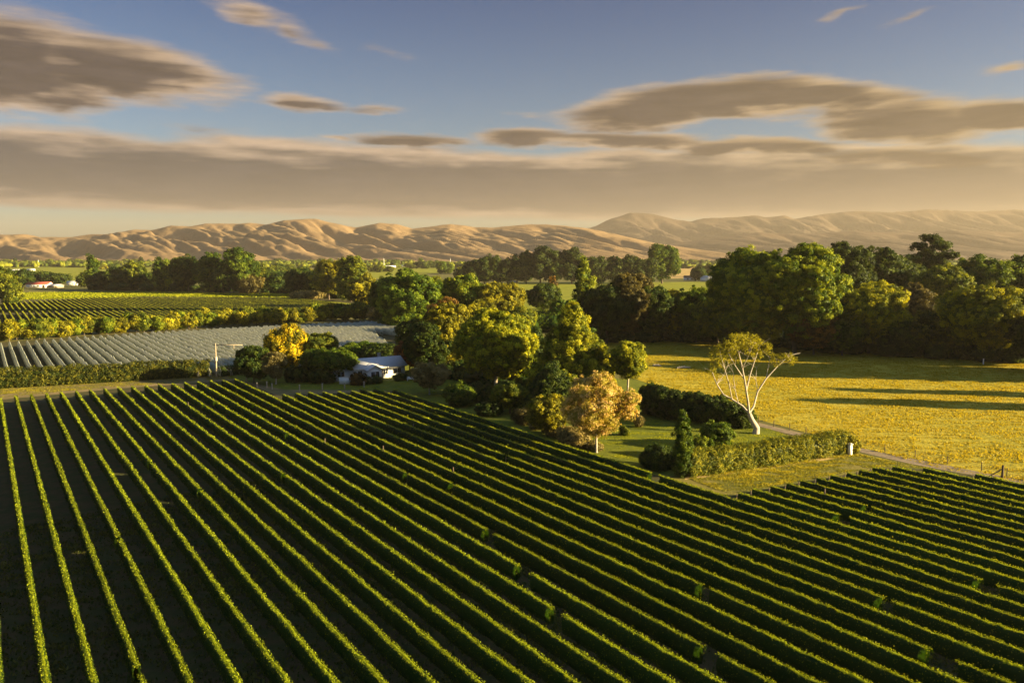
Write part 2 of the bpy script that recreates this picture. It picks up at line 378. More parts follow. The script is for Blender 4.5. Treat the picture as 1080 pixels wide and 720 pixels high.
def range_mesh(name, prof, Dr, Df, step, lam, slant, carve, mat, x0, x1, seed, rough=1.0):
    R = ridge_fn(prof, Dr); xs = np.arange(x0, x1, step); ys = np.arange(Df, Dr + (Dr - Df) * .5, step)
    X, Y = np.meshgrid(xs, ys); t = (Y - Df) / (Dr - Df); wob = 50 * fbm(X / 700 + seed, Y / 700, 3)
    back = np.clip((t - 1) / .5, 0, 1); tc_ = np.clip(t, 0, 1)
    Xr = X + wob * (1 - tc_) * 1.2
    base = R(X + slant * .15 * (Dr - Y) * 0)
    prof_t = np.clip(tc_, 0, 1) ** .82
    U = Xr + slant * (Y - Dr)
    n1 = fbm(U / lam + seed * 3.1, Y / (lam * 4.5) + 4, 2, .45)
    v1 = 1 - np.clip(np.abs(n1) * 3.2, 0, 1)               # 1 at valley lines
    v1 = v1 ** 1.25
    n2 = fbm(U / (lam * .38) + 9 + seed, Y / (lam * 1.5) + 2, 2, .5); v2 = 1 - np.clip(np.abs(n2) * 3, 0, 1)
    n3 = fbm(U / (lam * .15) + 3 + seed, Y / (lam * .5) + 7, 2, .5); v3 = 1 - np.clip(np.abs(n3) * 3, 0, 1)
    env = np.clip(1 - tc_ ** 3.0, 0, 1); envf = np.clip(tc_ * 4, 0, 1)
    big = fbm(X / (lam * 2.2) + seed, Y / (lam * 1.6), 2) * .5
    Z = base * prof_t * (1 - carve * v1 * env - .20 * v2 * env - .12 * v3 * env * rough + big * env * .5)
    Z = Z + base * .015 * fbm(X / 60, Y / 60, 3) * envf
    Z = Z * (1 - back ** 1.5 * .9)
    Z = np.maximum(Z, -2 + 3 * tc_ * 0)
    Z[0, :] = -.5
    return grid_mesh(name, X, Y, Z, mat)
FRONT = [(-600, 252), (-200, 246), (-60, 247), (0, 247.5), (27, 247), (37, 250), (60, 250), (75, 250), (95, 247), (115, 247), (142, 242), (160, 242.5), (180, 238), (200, 238.7), (217, 235.5), (250, 236), (265, 235), (280, 237), (300, 232), (332, 230.5), (345, 234), (375, 240), (400, 235), (418, 236.5), (435, 241), (450, 239.5), (475, 236), (500, 239.5), (520, 240), (560, 236.4), (577, 237), (596, 238), (621, 241), (650, 247), (690, 256), (730, 262), (780, 269), (830, 273), (1900, 274)]
FAR = [(-400, 266), (400, 262), (560, 252), (600, 246), (627, 239), (643, 231), (655, 227.5), (665.5, 224), (685, 225), (710, 231), (729, 233.6), (743, 230), (768, 229.5), (796, 227), (807, 229.5), (827, 227), (838, 231), (852, 228.5), (867, 226), (902, 222.5), (940, 224), (980, 221), (1030, 223), (1080, 221), (1200, 219), (1500, 224)]
M['hill'] = hill_mat('dry_hill_grass', (.185, .125, .068), (.255, .172, .092), (.085, .068, .038), .6)
M['mount'] = hill_mat('mountain_grass', (.055, .042, .034), (.10, .072, .052), (.035, .030, .026), .85)
range_mesh('dry_hills', FRONT, 3600, 2650, 9, 290, .85, .66, M['hill'], -4200, 3400, 1.7)
MIDR = [(-300, 272), (560, 266), (640, 262), (700, 258), (760, 250), (800, 245), (850, 247), (900, 243), (950, 246), (1000, 242), (1080, 245), (1300, 246)]
range_mesh('foothills', MIDR, 5000, 4050, 15, 460, .7, .6, M['mount'], -1200, 6200, 6.1)
range_mesh('mountains', FAR, 6800, 5400, 20, 620, .5, .55, M['mount'], -2500, 8200, 3.3)

# ------------------------------------------------------------------ vine rows of the near vineyard
GAPS = [(690, 499.5, 1.4), (551.7, 601, 2.6), (510, 561.7, 1.6), (890, 543, 1.6), (933, 631.7, 1.4), (991, 690, 2.4), (1045, 611.7, 2.2), (741.7, 685, 1.8), (921, 533, .9), (262, 432, .6)]
def vine_mesh(L, seed, d0, gaps, dens_k=.85, h=1.9, wd=.23, zb=.5):
    """foliage wall along +X from 0 (far end) to L (near end); d0(s) gives the distance from the camera"""
    rng = np.random.default_rng(seed); mb = MB()
    n = int(L / .55) + 2; s = np.linspace(0, L, n)
    top = h + .05 * fbm(s / 1.9, np.full(n, seed * 1.3), 3) + .025 * rng.normal(size=n) + .10 * fbm(s / 11, np.full(n, seed * .7), 2)
    wid = wd + .06 * fbm(s / 1.5, np.full(n, seed * 2.3 + 5), 3) + .02 * rng.normal(size=n)
    bot = zb + .16 * fbm(s / .9, np.full(n, seed * 1.9 + 9), 2)
    keep = np.ones(n)
    for g0, gw in gaps: keep = np.where(np.abs(s - g0) < gw * .5, 0, keep)
    seg = keep[:-1] * keep[1:]
    prof = [(-.75, 0), (-1, .35), (-.92, .75), (-.5, 1.0), (.5, 1.0), (.92, .75), (1, .35), (.75, 0)]
    V = np.stack([np.stack([s + .05 * rng.normal(size=n), px * wid * (1 + .12 * rng.normal(size=n)), bot + (top - .1 - bot) * pz * (1 + .02 * rng.normal(size=n))], 1) for px, pz in prof], 1)
    k = len(prof); q = []
    idx = np.nonzero(seg > 0)[0]
    for j in range(k):
        j2 = (j + 1) % k; q.append(np.stack([idx * k + j, (idx + 1) * k + j, (idx + 1) * k + j2, idx * k + j2], 1))
    mb.quads(V.reshape(-1, 3), np.concatenate(q), np.repeat([.15, .15, .25, .7, .25, .15, .15, .1], len(idx)))  # hull tone carries painted light: bright top strip as sunlit rim, dark shaded flanks
    # leaves; density and leaf size follow how close the stretch lies to the buildings / track end
    m = 24; edges = np.linspace(0, L, m + 1)
    for a, b in zip(edges[:-1], edges[1:]):
        D = d0((a + b) / 2); size = np.clip(D * .0018, .105, .30); cnt = int((b - a) * dens_k * 4.6 / (size * size * 1.0) * .55)
        ls = rng.uniform(a, b, cnt); ts = np.interp(ls, s, top); ws = np.interp(ls, s, wid); bs = np.interp(ls, s, bot)
        kp = np.interp(ls, s, keep) > .5
        u = rng.uniform(size=cnt); side = np.where(rng.uniform(size=cnt) < .5, -1, 1)
        istop = u < .34
        zz = np.where(istop, ts - .10 + .14 * rng.uniform(size=cnt) ** 1.3 + (rng.uniform(size=cnt) < .03) * rng.uniform(0, .28, cnt), bs - .08 + (ts - bs) * rng.uniform(size=cnt))
        yy = np.where(istop, rng.uniform(-1, 1, cnt) * ws, side * ws * (1 + .18 * rng.uniform(-.6, 1, cnt)))
        P = np.stack([ls, yy, zz], 1)
        Nn = np.stack([rng.normal(size=cnt) * .5, np.where(istop, rng.choice([-1, 1], cnt) * .8 + rng.normal(size=cnt) * .3, side * 1.0), np.where(istop, .6, .2) + rng.normal(size=cnt) * .4], 1)
        mb.leaves(P[kp], unit(Nn)[kp], (size * rng.uniform(.7, 1.25, cnt))[kp], np.clip(rng.normal(.36, .13, cnt) + np.where(istop, .40, 0), 0, 1)[kp], rng, .8)  # top leaves toned yellower, for young shoots and to paint in the sunlit rim
    return mb.mesh('vine_foliage')
ORD = 'first second third fourth fifth sixth seventh eighth ninth tenth eleventh twelfth thirteenth fourteenth fifteenth sixteenth seventeenth eighteenth nineteenth'.split()
TEN = {2: 'twent', 3: 'thirt', 4: 'fort', 5: 'fift', 6: 'sixt'}
def ordinal(n):
    if n < 20: return ORD[n - 1]
    t, u = divmod(n, 10)
    return TEN[t] + 'ieth' if u == 0 else TEN[t] + 'y-' + ORD[u - 1]
ZT = 1.9; K0, KS = .1625, .1133
row_ang = math.atan2(-ROWDIR[1], -ROWDIR[0])      # pointing from the far end towards the camera
post_mb = MB(); post_mb.box(-.045, .045, -.045, .045, 0, 1.55); post_me = post_mb.mesh('end_post'); post_me.materials.append(M['bark'])
tall_mb = MB(); tall_mb.box(-.05, .05, -.05, .05, 0, 2.45); tall_me = tall_mb.mesh('line_post'); tall_me.materials.append(M['bark'])
def x_at(n, y): return -24 + (K0 + KS * n) * (y - YH)
def far_end_px(n):
    if n <= 17:
        a = K0 + KS * n
        y = 420.0
        for _ in range(30): y = np.interp(-24 + a * (y - YH), [-40, 0, 16, 100, 180, 252], [423.5, 419.5, 416.5, 410, 404, 399.0])
        return -24 + a * (y - YH), y
    if n <= 26:
        y = {18: 415.5, 19: 414.0, 20: 413, 21: 412.5, 22: 412.3, 23: 411.6, 24: 409.2, 25: 408.8, 26: 410.2}[n]; return x_at(n, y), y
    y = {27: 518.5, 28: 514.5, 29: 512, 30: 509, 31: 505.5, 32: 503, 33: 500, 34: 497.6, 35: 494.5, 36: 491.8, 37: 490.8, 38: 492.5, 39: 499}[n]
    return x_at(n, y), y
X0_ = lambda n: (K0 + KS * n) * (H - ZT) / VS
NROW = 40
for n in range(-1, NROW):
    px, py = far_end_px(n); fx, fy = G(px, py, ZT)
    # near end: just past the edge of the picture
    xb = X0_(n)
    y_end = None
    for Y in np.arange(120, 20, -.5):                    # walk towards the camera till out of frame
        x = xb - Y * TANV
        zc = Y * math.cos(PITCH) + (H - ZT) * math.sin(PITCH); ix = 540 + F * x / zc
        iy = 360 + F * ((H - ZT) * math.cos(PITCH) - Y * math.sin(PITCH)) / zc
        if iy > 730 or ix > 1090: y_end = Y - 7; break
    if y_end is None: y_end = 30
    L = (fy - y_end) / ROWDIR[1]
    if L < 3: continue
    gaps = []
    for gx, gy, gw in GAPS:
        wx, wy = G(gx, gy, ZT); rel = np.array([wx - fx, wy - fy]); off = abs(rel @ ROWN); sdist = -(rel @ ROWDIR)
        if off < 1.27 and 0 < sdist < L: gaps.append((sdist, gw * .65))
    rr = np.random.default_rng(900 + n)
    for _ in range(int(L / 60)):
        if rr.uniform() < .25: gaps.append((rr.uniform(5, L), .7))
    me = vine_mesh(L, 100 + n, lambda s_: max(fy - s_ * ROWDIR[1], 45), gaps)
    if n < 0: lab = 'vine row cut off at the bottom left corner of the picture'
    elif n <= 17: lab = f'clipped green vine row, {ordinal(n + 1)} from the left along the brown track by the clipped hedge'
    elif n <= 26: lab = f'clipped green vine row, {ordinal(n - 17)} from the left of those that start below the white house'
    else: lab = f'green vine row, {ordinal(n - 26)} from left of those starting at the mown headland'
    r = empty('vine_row', (fx, fy, 0), row_ang); tag(r, lab, 'vine row', 'vine rows of the near vineyard')
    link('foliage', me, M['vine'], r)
    link('end_post', post_me, None, r, (-.35, 0, 0))
    for (tn, tx, ty) in ((11, 175, 427), (17, 305, 474), (15, 245, 466), (18, 307, 497), (21, 385, 450), (30, 905, 520)):
        if tn == n:
            wx, wy = G(x_at(n, ty), ty, ZT); link('line_post', tall_me, None, r, (-(np.array([wx - fx, wy - fy]) @ ROWDIR), 0, 0))

# ------------------------------------------------------------------ netted rows
def row_clip(k, z, top_line, bot_line):
    """row through the common vanishing point; returns far and near pixel on two boundary lines (x->y)"""
    out = []
    for xs, ys in (top_line, bot_line):
        y = ys[0]
        for _ in range(60): y = .5 * y + .5 * np.interp(-24 + k * (y - YH), xs, ys)
        out.append((-24 + k * (y - YH), y))
    return out
NT = ([-40, 0, 150, 300, 445], [363, 360.5, 349.5, 341.5, 336]); NB = ([-40, 0, 225, 262, 300, 415, 433, 446], [393, 390, 387.5, 385, 382, 366, 350, 337])
def net_mesh(L, seed):
    rng = np.random.default_rng(seed); mb = MB(); n = int(L / 1.6) + 2; s = np.linspace(0, L, n)
    prof = [(-.42, .3), (-.52, 1.0), (-.28, 1.75), (-.12, 2.3), (.12, 2.3), (.28, 1.75), (.52, 1.0), (.42, .3)]
    sc = .86 + .14 * rng.uniform(size=n); tp = 1 + .20 * fbm(s / 3, np.full(n, seed * 1.7), 3) + .035 * rng.normal(size=n)
    # the net is pulled to a peg at each end
    V = np.stack([np.stack([s + np.where((s == 0) | (s == L), .0, .1 * rng.normal(size=n)), py * sc, pz * tp], 1) for py, pz in prof], 1)
    V[0, :, 1] *= .35; V[-1, :, 1] *= .35; V[0, :, 2] *= .6; V[-1, :, 2] *= .6; V[-1, :, 0] += .5; V[0, :, 0] -= .5
    k = len(prof); i, j = np.meshgrid(np.arange(n - 1), np.arange(k - 1)); a = (i * k + j).ravel()
    mb.quads(V.reshape(-1, 3), np.stack([a, a + k, a + k + 1, a + 1], 1))
    return mb.mesh('bird_net', False)
def rows(k0, k1, ks, z, top_line, bot_line):
    k = k0; i = 0
    while k < k1:
        (ax, ay), (bx, by) = row_clip(k, z, top_line, bot_line)
        fa = G(ax, ay, z); nb = G(bx, by, z); L = math.hypot(fa[0] - nb[0], fa[1] - nb[1])
        if by - ay > .5 and L > 6: i += 1; yield i, fa, L
        k += ks
lowv_cache = {}
for i, fa, L in rows(-.05, 6.6, .106, 2.3, NT, NB):
    r = empty('netted_vine_row', (fa[0], fa[1], 0), row_ang)
    tag(r, f'vine row under pale bird netting, {ordinal(i)} from the left of the netted block', 'vine row', 'vine rows under bird netting')
    me = net_mesh(L, 50 + i); link('bird_net', me, M['net'], r)
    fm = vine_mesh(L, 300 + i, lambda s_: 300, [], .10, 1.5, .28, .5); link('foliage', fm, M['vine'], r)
    for xx in (-.3, L + .3): link('end_post', post_me, None, r, (xx, 0, 0))
# far vineyard: two blocks split by a cross alley
FT = ([-60, 0, 100, 370, 420], [320, 318.5, 313, 314.5, 318]); FM1 = ([-60, 0, 120, 400], [326.5, 326, 325, 325]); FM2 = ([-60, 0, 120, 400], [328.5, 328, 327, 326.5])
FB = ([-60, 0, 120, 300, 372, 400], [347, 346, 342, 335, 331, 327])
cnt = 0
for (tl, bl, wh) in ((FT, FM1, 'upper'), (FM2, FB, 'lower')):
    for i, fa, L in rows(.1 if wh == 'lower' else .2, 7.6, .118, 1.9, tl, bl):
        r = empty('vine_row', (fa[0], fa[1], 0), row_ang)
        tag(r, f'far vine row, {ordinal(i)} from the left in the {wh} block behind the golden shelter belt', 'vine row', 'vine rows of the far vineyard')
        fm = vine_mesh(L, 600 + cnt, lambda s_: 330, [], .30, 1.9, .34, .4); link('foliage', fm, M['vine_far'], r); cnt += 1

# ------------------------------------------------------------------ trees
def lobes_for(shape, h, w, rng):
    R = w / 2; lo = []
    if shape == 'round':
        zc = h * .56; rz = h * .44
        lo.append(((0, 0, zc), (R * .72, R * .72, rz * .78)))
        for i in range(24):
            d = unit(rng.normal(size=3)); d[2] = d[2] * .9 + .1; s = rng.uniform(.18, .42)
            lo.append(((d[0] * R * (1 - s), d[1] * R * (1 - s), zc + d[2] * rz * (1 - s) * rng.uniform(.9, 1.1)), (R * s, R * s, rz * s * rng.uniform(.8, 1.15))))
    elif shape == 'tall':
        zc = h * .54; rz = h * .46
        lo.append(((0, 0, zc), (R * .62, R * .62, rz * .8)))
        for i in range(20):
            a = rng.uniform(0, 2 * PI); z = rng.uniform(-.85, .9); rr = math.sqrt(max(0, 1 - z * z)) * R; s = rng.uniform(.24, .40)
            lo.append(((math.cos(a) * rr * (1 - s), math.sin(a) * rr * (1 - s), zc + z * rz * (1 - s * .6)), (R * s, R * s, rz * s * .75)))
    elif shape == 'cone':
        for i in range(26):
            t = (i + .5) / 26; rr = R * (1 - t) ** .75 * (1 if t > .1 else .8); z = h * (.06 + .9 * t); s = R * (.40 * (1 - t) + .12)
            a = i * 2.4 + rng.uniform(-.4, .4); lo.append(((math.cos(a) * (rr - s * .8) * .9, math.sin(a) * (rr - s * .8) * .9, z), (s, s, s * .75)))
        lo.append(((0, 0, h * .36), (R * .52, R * .52, h * .34))); lo.append(((0, 0, h * .70), (R * .26, R * .26, h * .27)))
    elif shape == 'column':
        for i in range(13):
            t = i / 12; rr = R * math.sin(PI * (.20 + .76 * t)) ** .7; a = rng.uniform(0, 2 * PI); o = R * .22
            lo.append(((math.cos(a) * o, math.sin(a) * o, h * (.08 + .84 * t)), (rr * .82, rr * .82, h * .085)))
    elif shape == 'broad':
        zc = h * .60
        for i in range(17):
            a = rng.uniform(0, 2 * PI); rr = R * math.sqrt(rng.uniform(.05, 1)) * .78; s = rng.uniform(.22, .34)
            lo.append(((math.cos(a) * rr, math.sin(a) * rr, zc + h * .22 * (1 - (rr / R) ** 2) + rng.uniform(-.10, .06) * h), (R * s * 1.1, R * s * 1.1, h * .20)))
        lo.append(((0, 0, h * .58), (R * .6, R * .6, h * .27)))
    elif shape == 'shrub':
        lo.append(((0, 0, h * .45), (R * .78, R * .78, h * .45)))
        for i in range(9):
            a = rng.uniform(0, 2 * PI); rr = R * .58; s = rng.uniform(.3, .45)
            lo.append(((math.cos(a) * rr, math.sin(a) * rr, h * rng.uniform(.25, .72)), (R * s, R * s, h * .26)))
    elif shape == 'open':
        for i in range(46):
            d = unit(rng.normal(size=3)) * rng.uniform(.3, 1.12) ** .5; s = rng.uniform(.12, .27); rz = h * .39
            if d[2] < -.45: d[:2] *= .5
            lo.append(((d[0] * R * (1 - s * .7), d[1] * R * (1 - s * .7), h * .60 + d[2] * rz * (1 - s * .7)), (R * s, R * s, rz * s * 1.1)))
    elif shape == 'pine':
        for i in range(26):
            t = rng.uniform(.42, 1) if i else 1; rr = R * (1 if t < .8 else 1.15 - .9 * (t - .8) / .2 * .6) * rng.uniform(.1, .8); a = rng.uniform(0, 2 * PI)
            lo.append(((math.cos(a) * rr, math.sin(a) * rr, h * (t - .07)), (R * .27, R * .27, h * .028)))
        lo.append(((0, 0, h * .62), (R * .22, R * .22, h * .2)))
    return [(np.array(c, float), np.array(r, float)) for c, r in lo]
def crown_mesh(shape, h, w, seed, leaf, cover=1.5, core=True, mottle=1.0, clump=None, droop=0.0, raise_=0.0):
    rng = np.random.default_rng(seed); mb = MB(); lo = lobes_for(shape, h, w, rng)
    if raise_: lo = [(np.array([c[0], c[1], h * raise_ + c[2] * (1 - raise_)]), q_ * np.array([1, 1, 1 - raise_])) for c, q_ in lo]
    Cc = np.array([c for c, r in lo]); Rr = np.array([r for c, r in lo])
    if core:
        for c, r in lo: mb.blob(c, r * .72, rng, 8, 6, .2, .25)
    rc = clump or max(leaf * 1.9, w * .040)
    for li, (c, r) in enumerate(lo):
        area = 4 * PI * ((r[0] * r[1] + r[0] * r[2] * 2) / 3); nc = max(6, int(area / (rc * rc * 1.5)))
        d = unit(rng.normal(size=(nc, 3))); cc = c + d * r * (.80 + .22 * rng.uniform(size=(nc, 1)) + .34 * rng.uniform(size=(nc, 1)) ** 4)
        ins = (((cc[:, None, :] - Cc) / Rr) ** 2).sum(-1); ins[:, li] = 9; ok = (ins.min(1) > (.72 if core else .30)) & (cc[:, 2] > h * .02)
        cc = cc[ok]; dd = unit(d[ok] / r); nc = len(cc)
        if nc == 0: continue
        per = max(3, int(cover * 4 * PI * rc * rc * .45 / (leaf * leaf * .4)))
        cs = rc * rng.uniform(.45, 1.5, size=nc); tone_c = rng.normal(.45, .20 * mottle, nc)
        e_ = unit(rng.normal(size=(nc, per, 3)) + dd[:, None, :] * .7)
        P = cc[:, None, :] + e_ * (cs[:, None, None] * rng.uniform(.45, 1.05, size=(nc, per, 1))) * np.array([1, 1, .8 + droop])
        Nn = unit(e_ * .6 + dd[:, None, :] * .6 + rng.normal(size=e_.shape) * .6)
        tn = np.clip(tone_c[:, None] + rng.normal(0, .12, size=(nc, per)), 0, 1)
        mb.leaves(P.reshape(-1, 3), Nn.reshape(-1, 3), leaf * rng.uniform(.65, 1.25, size=nc * per), tn.ravel(), rng, .75)
    return mb.mesh('crown'), lo
def trunk_mesh(h, w, lo, seed, rad=None, limbs=7, split=.25):
    rng = np.random.default_rng(seed + 77); mb = MB(); rad = rad or max(.12, h * .022)
    ztop = h * .72; pts = [(0, 0, -.05), (rng.normal() * .01 * h, rng.normal() * .01 * h, h * split), (rng.normal() * .02 * h, rng.normal() * .02 * h, h * .5), (0, 0, ztop)]
    mb.tube([(0, 0, -.1), (0, 0, .25)] , [rad * 1.5, rad * 1.1], 8)
    mb.tube(pts, [rad * 1.1, rad * .85, rad * .5, rad * .2], 8)
    sel = rng.permutation(len(lo))[:limbs]
    for i in sel:
        c, r = lo[i]; z0 = min(h * rng.uniform(split, split + .25), max(c[2] - .05 * h, h * .08)); b = np.array([0, 0, z0])
        midp = b * .5 + c * .5 + np.array([0, 0, -.03 * h]); mb.tube([b, midp, c + (c - b) * .1], [rad * .5, rad * .33, rad * .12], 5)
    return mb.mesh('trunk', True)
TREES = 0
def tree(cx, base, top, wpx, shape, pal, label, name='tree', cat='tree', bark='bark', group=None, leafpx=1.6, cover=1.5, core=True, mottle=1.0, D=None, seed=None, limbs=7, split=.25, trunk_rad=None, droop=0., trunk=True, raise_=0.):
    global TREES; TREES += 1; seed = seed or 1000 + TREES
    if D is None: x, y = G(cx, base)
    else: x, y, _ = at_depth(cx, base, D)
    zc = y * math.cos(PITCH) + H * math.sin(PITCH); s = zc / F
    h = at_depth(cx, top, y)[2]; w = wpx * s * 1.04; leaf = max(.20, s * leafpx)
    r = empty(name, (x, y, 0), 0); tag(r, label, cat, group)
    cm, lo = crown_mesh(shape, h, w, seed, leaf, cover, core, mottle, droop=droop, raise_=raise_)
    link('crown' if shape != 'shrub' else 'foliage', cm, M[pal], r)
    if trunk: link('trunk' if shape != 'shrub' else 'stem', trunk_mesh(h, w, lo, seed, trunk_rad, limbs, split), M[bark], r)
    return r
T = tree
# --- garden trees round the house
T(268, 404, 366, 38, 'round', 'dark', 'dark bushy evergreen left of the golden yellow tree, by the netted rows', 'evergreen_tree')
T(291, 405, 371, 24, 'open', 'pale', 'small sparse tree with pale grey-brown twigs in front of the dark evergreen', 'young_tree', bark='pale_bark', core=False, cover=.9)
T(304, 395, 343, 42, 'round', 'yellow', 'tree with brilliant yellow hanging leaves left of the white house', 'autumn_tree', mottle=1.7, droop=.7)
T(335, 393, 353, 38, 'broad', 'olive', 'olive green spreading tree just right of the brilliant yellow tree', 'garden_tree')
T(345, 401, 370, 54, 'broad', 'green', 'broad low tree with forked pale stems hanging over the left end of the white house', 'garden_tree', bark='pale_bark')
T(316, 402, 386, 26, 'shrub', 'dark', 'low dark shrub beneath the brilliant yellow tree', 'garden_shrub', 'shrub')
T(340, 403, 389, 30, 'shrub', 'dark', 'low dark shrub on the lawn left of the white screen wall', 'garden_shrub', 'shrub')
T(405, 384, 364, 52, 'round', 'dark', 'dark green tree right behind the roof of the white house', 'garden_tree')
T(380, 382, 362, 40, 'round', 'green', 'mid green tree behind the left half of the white house roof', 'garden_tree')
T(432, 391, 359, 28, 'round', 'orange', 'orange and rust red autumn tree at the right end of the white house', 'autumn_tree', mottle=1.3)
T(452, 397, 340, 48, 'round', 'dark', 'tall dark tree behind the orange autumn tree', 'garden_tree')
T(436, 372, 336, 34, 'tall', 'dark', 'dark tree at the right corner of the netted vineyard', 'garden_tree')
T(472, 394, 318, 56, 'round', 'gold', 'golden tree with pale bare branches showing, behind the pale twiggy shrub', 'autumn_tree', bark='pale_bark', core=False, cover=1.5, limbs=12, mottle=1.4)
T(468, 372, 312, 36, 'tall', 'red', 'tree with a russet red top rising behind the golden tree', 'autumn_tree')
T(523, 412, 329, 84, 'round', 'lime', 'big rounded olive green tree in the middle of the garden', 'garden_tree', bark='pale_bark', limbs=10)
T(562, 406, 345, 64, 'cone', 'dark', 'dark spreading conifer filling the gap left of the tall lit conifer', 'conifer')
T(603, 424, 320, 98, 'cone', 'lime', 'tall lit conifer with layered yellow-green branches, tallest in the garden', 'conifer', mottle=1.2)
T(582, 436, 382, 66, 'cone', 'pine', 'dark lower conifer at the foot of the tall lit conifer', 'conifer')
T(661, 430, 360, 38, 'tall', 'lime', 'slim yellow-green tree with a bare straight trunk by the paddock', 'slender_tree', bark='pale_bark', split=.45, raise_=.40, trunk_rad=.2)
T(629, 477, 391, 78, 'open', 'pink', 'pink and gold autumn tree with a pale trunk at the edge of the vine rows', 'autumn_tree', bark='pale_bark', cover=.42, mottle=2.2, limbs=28, leafpx=.9, split=.25, raise_=.0, trunk_rad=.17)
T(577, 459, 417, 46, 'round', 'gold', 'golden bushy small tree left of the pink and gold autumn tree', 'small_tree')
T(538, 436, 403, 36, 'round', 'olive', 'small olive tree under the big rounded tree, beside the vine rows', 'small_tree')
T(453, 416, 382, 38, 'open', 'pale', 'pale twiggy shrub-like tree right of the white house', 'small_tree', bark='pale_bark', cover=1.5, limbs=15)
T(484, 428, 405, 30, 'shrub', 'green', 'rounded green shrub on the lawn right of the pale twiggy tree', 'garden_shrub', 'shrub')
T(505, 424, 402, 34, 'shrub', 'dark', 'dark shrub in shade under the big rounded olive tree', 'garden_shrub', 'shrub')
T(516, 438, 424, 26, 'shrub', 'dark', 'small dark shrub against the top vine row in mid garden', 'garden_shrub', 'shrub')
T(553, 447, 430, 22, 'shrub', 'brown', 'brown and green low shrub between two small trees by the vines', 'garden_shrub', 'shrub')
T(604, 470, 452, 34, 'shrub', 'pale', 'low straw coloured shrub at the foot of the pink autumn tree, left side', 'garden_shrub', 'shrub')
T(640, 440, 410, 40, 'round', 'dark', 'dark tree in shade behind the pink and gold autumn tree', 'garden_tree')
T(378, 406, 392.5, 13, 'shrub', 'red', 'rounded dark red shrub in front of the white house', 'garden_shrub', 'shrub')
T(392, 404, 399.5, 18, 'shrub', 'dark', 'low dark shrub below the front windows of the white house', 'garden_shrub', 'shrub')
T(423, 401, 395.5, 12, 'shrub', 'dark', 'dark clipped shrub at the right front corner of the white house', 'garden_shrub', 'shrub')
T(659, 459, 450, 7, 'shrub', 'olive', 'small round sapling left one of two on the sunlit lawn', 'sapling', 'shrub')
T(674, 450, 440, 6, 'open', 'pale', 'thin pale sapling on the shaded lawn behind', 'sapling', 'shrub', core=False)
T(719, 503, 430, 17, 'column', 'green', 'dark green pointed cypress at the left end of the lit hedge', 'cypress', cover=1.6)
T(694, 493, 468, 36, 'shrub', 'dark', 'dark rounded shrub left of the pointed cypress', 'garden_shrub', 'shrub')
T(740, 482, 460, 24, 'shrub', 'bright', 'yellow-green shrub right of the pointed cypress', 'garden_shrub', 'shrub')
T(756, 470, 445, 34, 'shrub', 'green', 'spiky green shrub on the lawn behind the lit hedge', 'garden_shrub', 'shrub')
for i, (cx, b, t_, w, lb) in enumerate([(688, 437, 404, 32, 'next to the slim yellow-green tree'), (704, 440, 407, 40, 'second from the left behind the lawn'), (727, 443, 413, 38, 'in the middle of the belt behind the lawn'),
                                   (748, 446, 416, 36, 'behind the spiky green shrub'), (768, 449, 422, 34, 'left of the white-barked gum'), (783, 451, 430, 22, 'at the foot of the white-barked gum')]):
    T(cx, b, t_, w, 'shrub', 'dark', 'dark dense bushy tree in shade ' + lb, 'bushy_tree', group='dark bushy trees behind the lawn')
T(899, 478, 459, 12, 'shrub', 'gold', 'small golden shrub by the white gate pillar', 'garden_shrub', 'shrub')
# --- belt along the far side of the paddock
BELT = [(640, 362, 300, 60, 'round', 'dark', 'dark tree at the left end of the paddock belt'), (664, 361, 288, 54, 'round', 'brown', 'brownish dark tree standing tallest in the left paddock belt'),
        (688, 361, 304, 44, 'round', 'dark', 'dark tree left of the small gold-topped tree in the paddock belt'), (708, 360, 305, 26, 'tall', 'gold', 'small gold-topped tree in the middle of the left paddock belt'),
        (733, 361, 302, 50, 'round', 'green', 'shaded green dome-shaped tree in the paddock belt right of the gold-topped tree'), (757, 364, 317, 50, 'round', 'bright', 'fresh green round tree at the foot of the big lit tree'),
        (790, 371, 262, 84, 'round', 'bright', 'left half of the two biggest green trees behind the paddock'), (838, 373, 258, 98, 'round', 'bright', 'biggest lit green tree, behind the paddock right of centre'),
        (800, 373, 330, 44, 'round', 'gold', 'gold-flecked understorey tree below the biggest trees'), (858, 374, 322, 56, 'round', 'red', 'dark reddish tree in shade right of the biggest lit tree'),
        (888, 375, 326, 44, 'round', 'green', 'shaded green tree left of the golden lit dome'), (916, 373, 299, 82, 'round', 'lime', 'golden lit dome-shaped tree behind the paddock'),
        (948, 376, 338, 46, 'round', 'dark', 'very dark low tree right of the golden lit dome'), (984, 377, 330, 60, 'round', 'shade', 'dark tree left of the big round lit tree at the right'),
        (1036, 380, 299, 92, 'round', 'lime', 'big round olive tree with gold top at the right of the paddock'), (1086, 386, 330, 44, 'round', 'dark', 'dark tree cut by the right edge of the picture')]
for (cx, b, t_, w, sh, pl, lb) in BELT: T(cx, b, t_, w, sh, pl, lb, 'broadleaf_tree', mottle=1.5, leafpx=1.6)
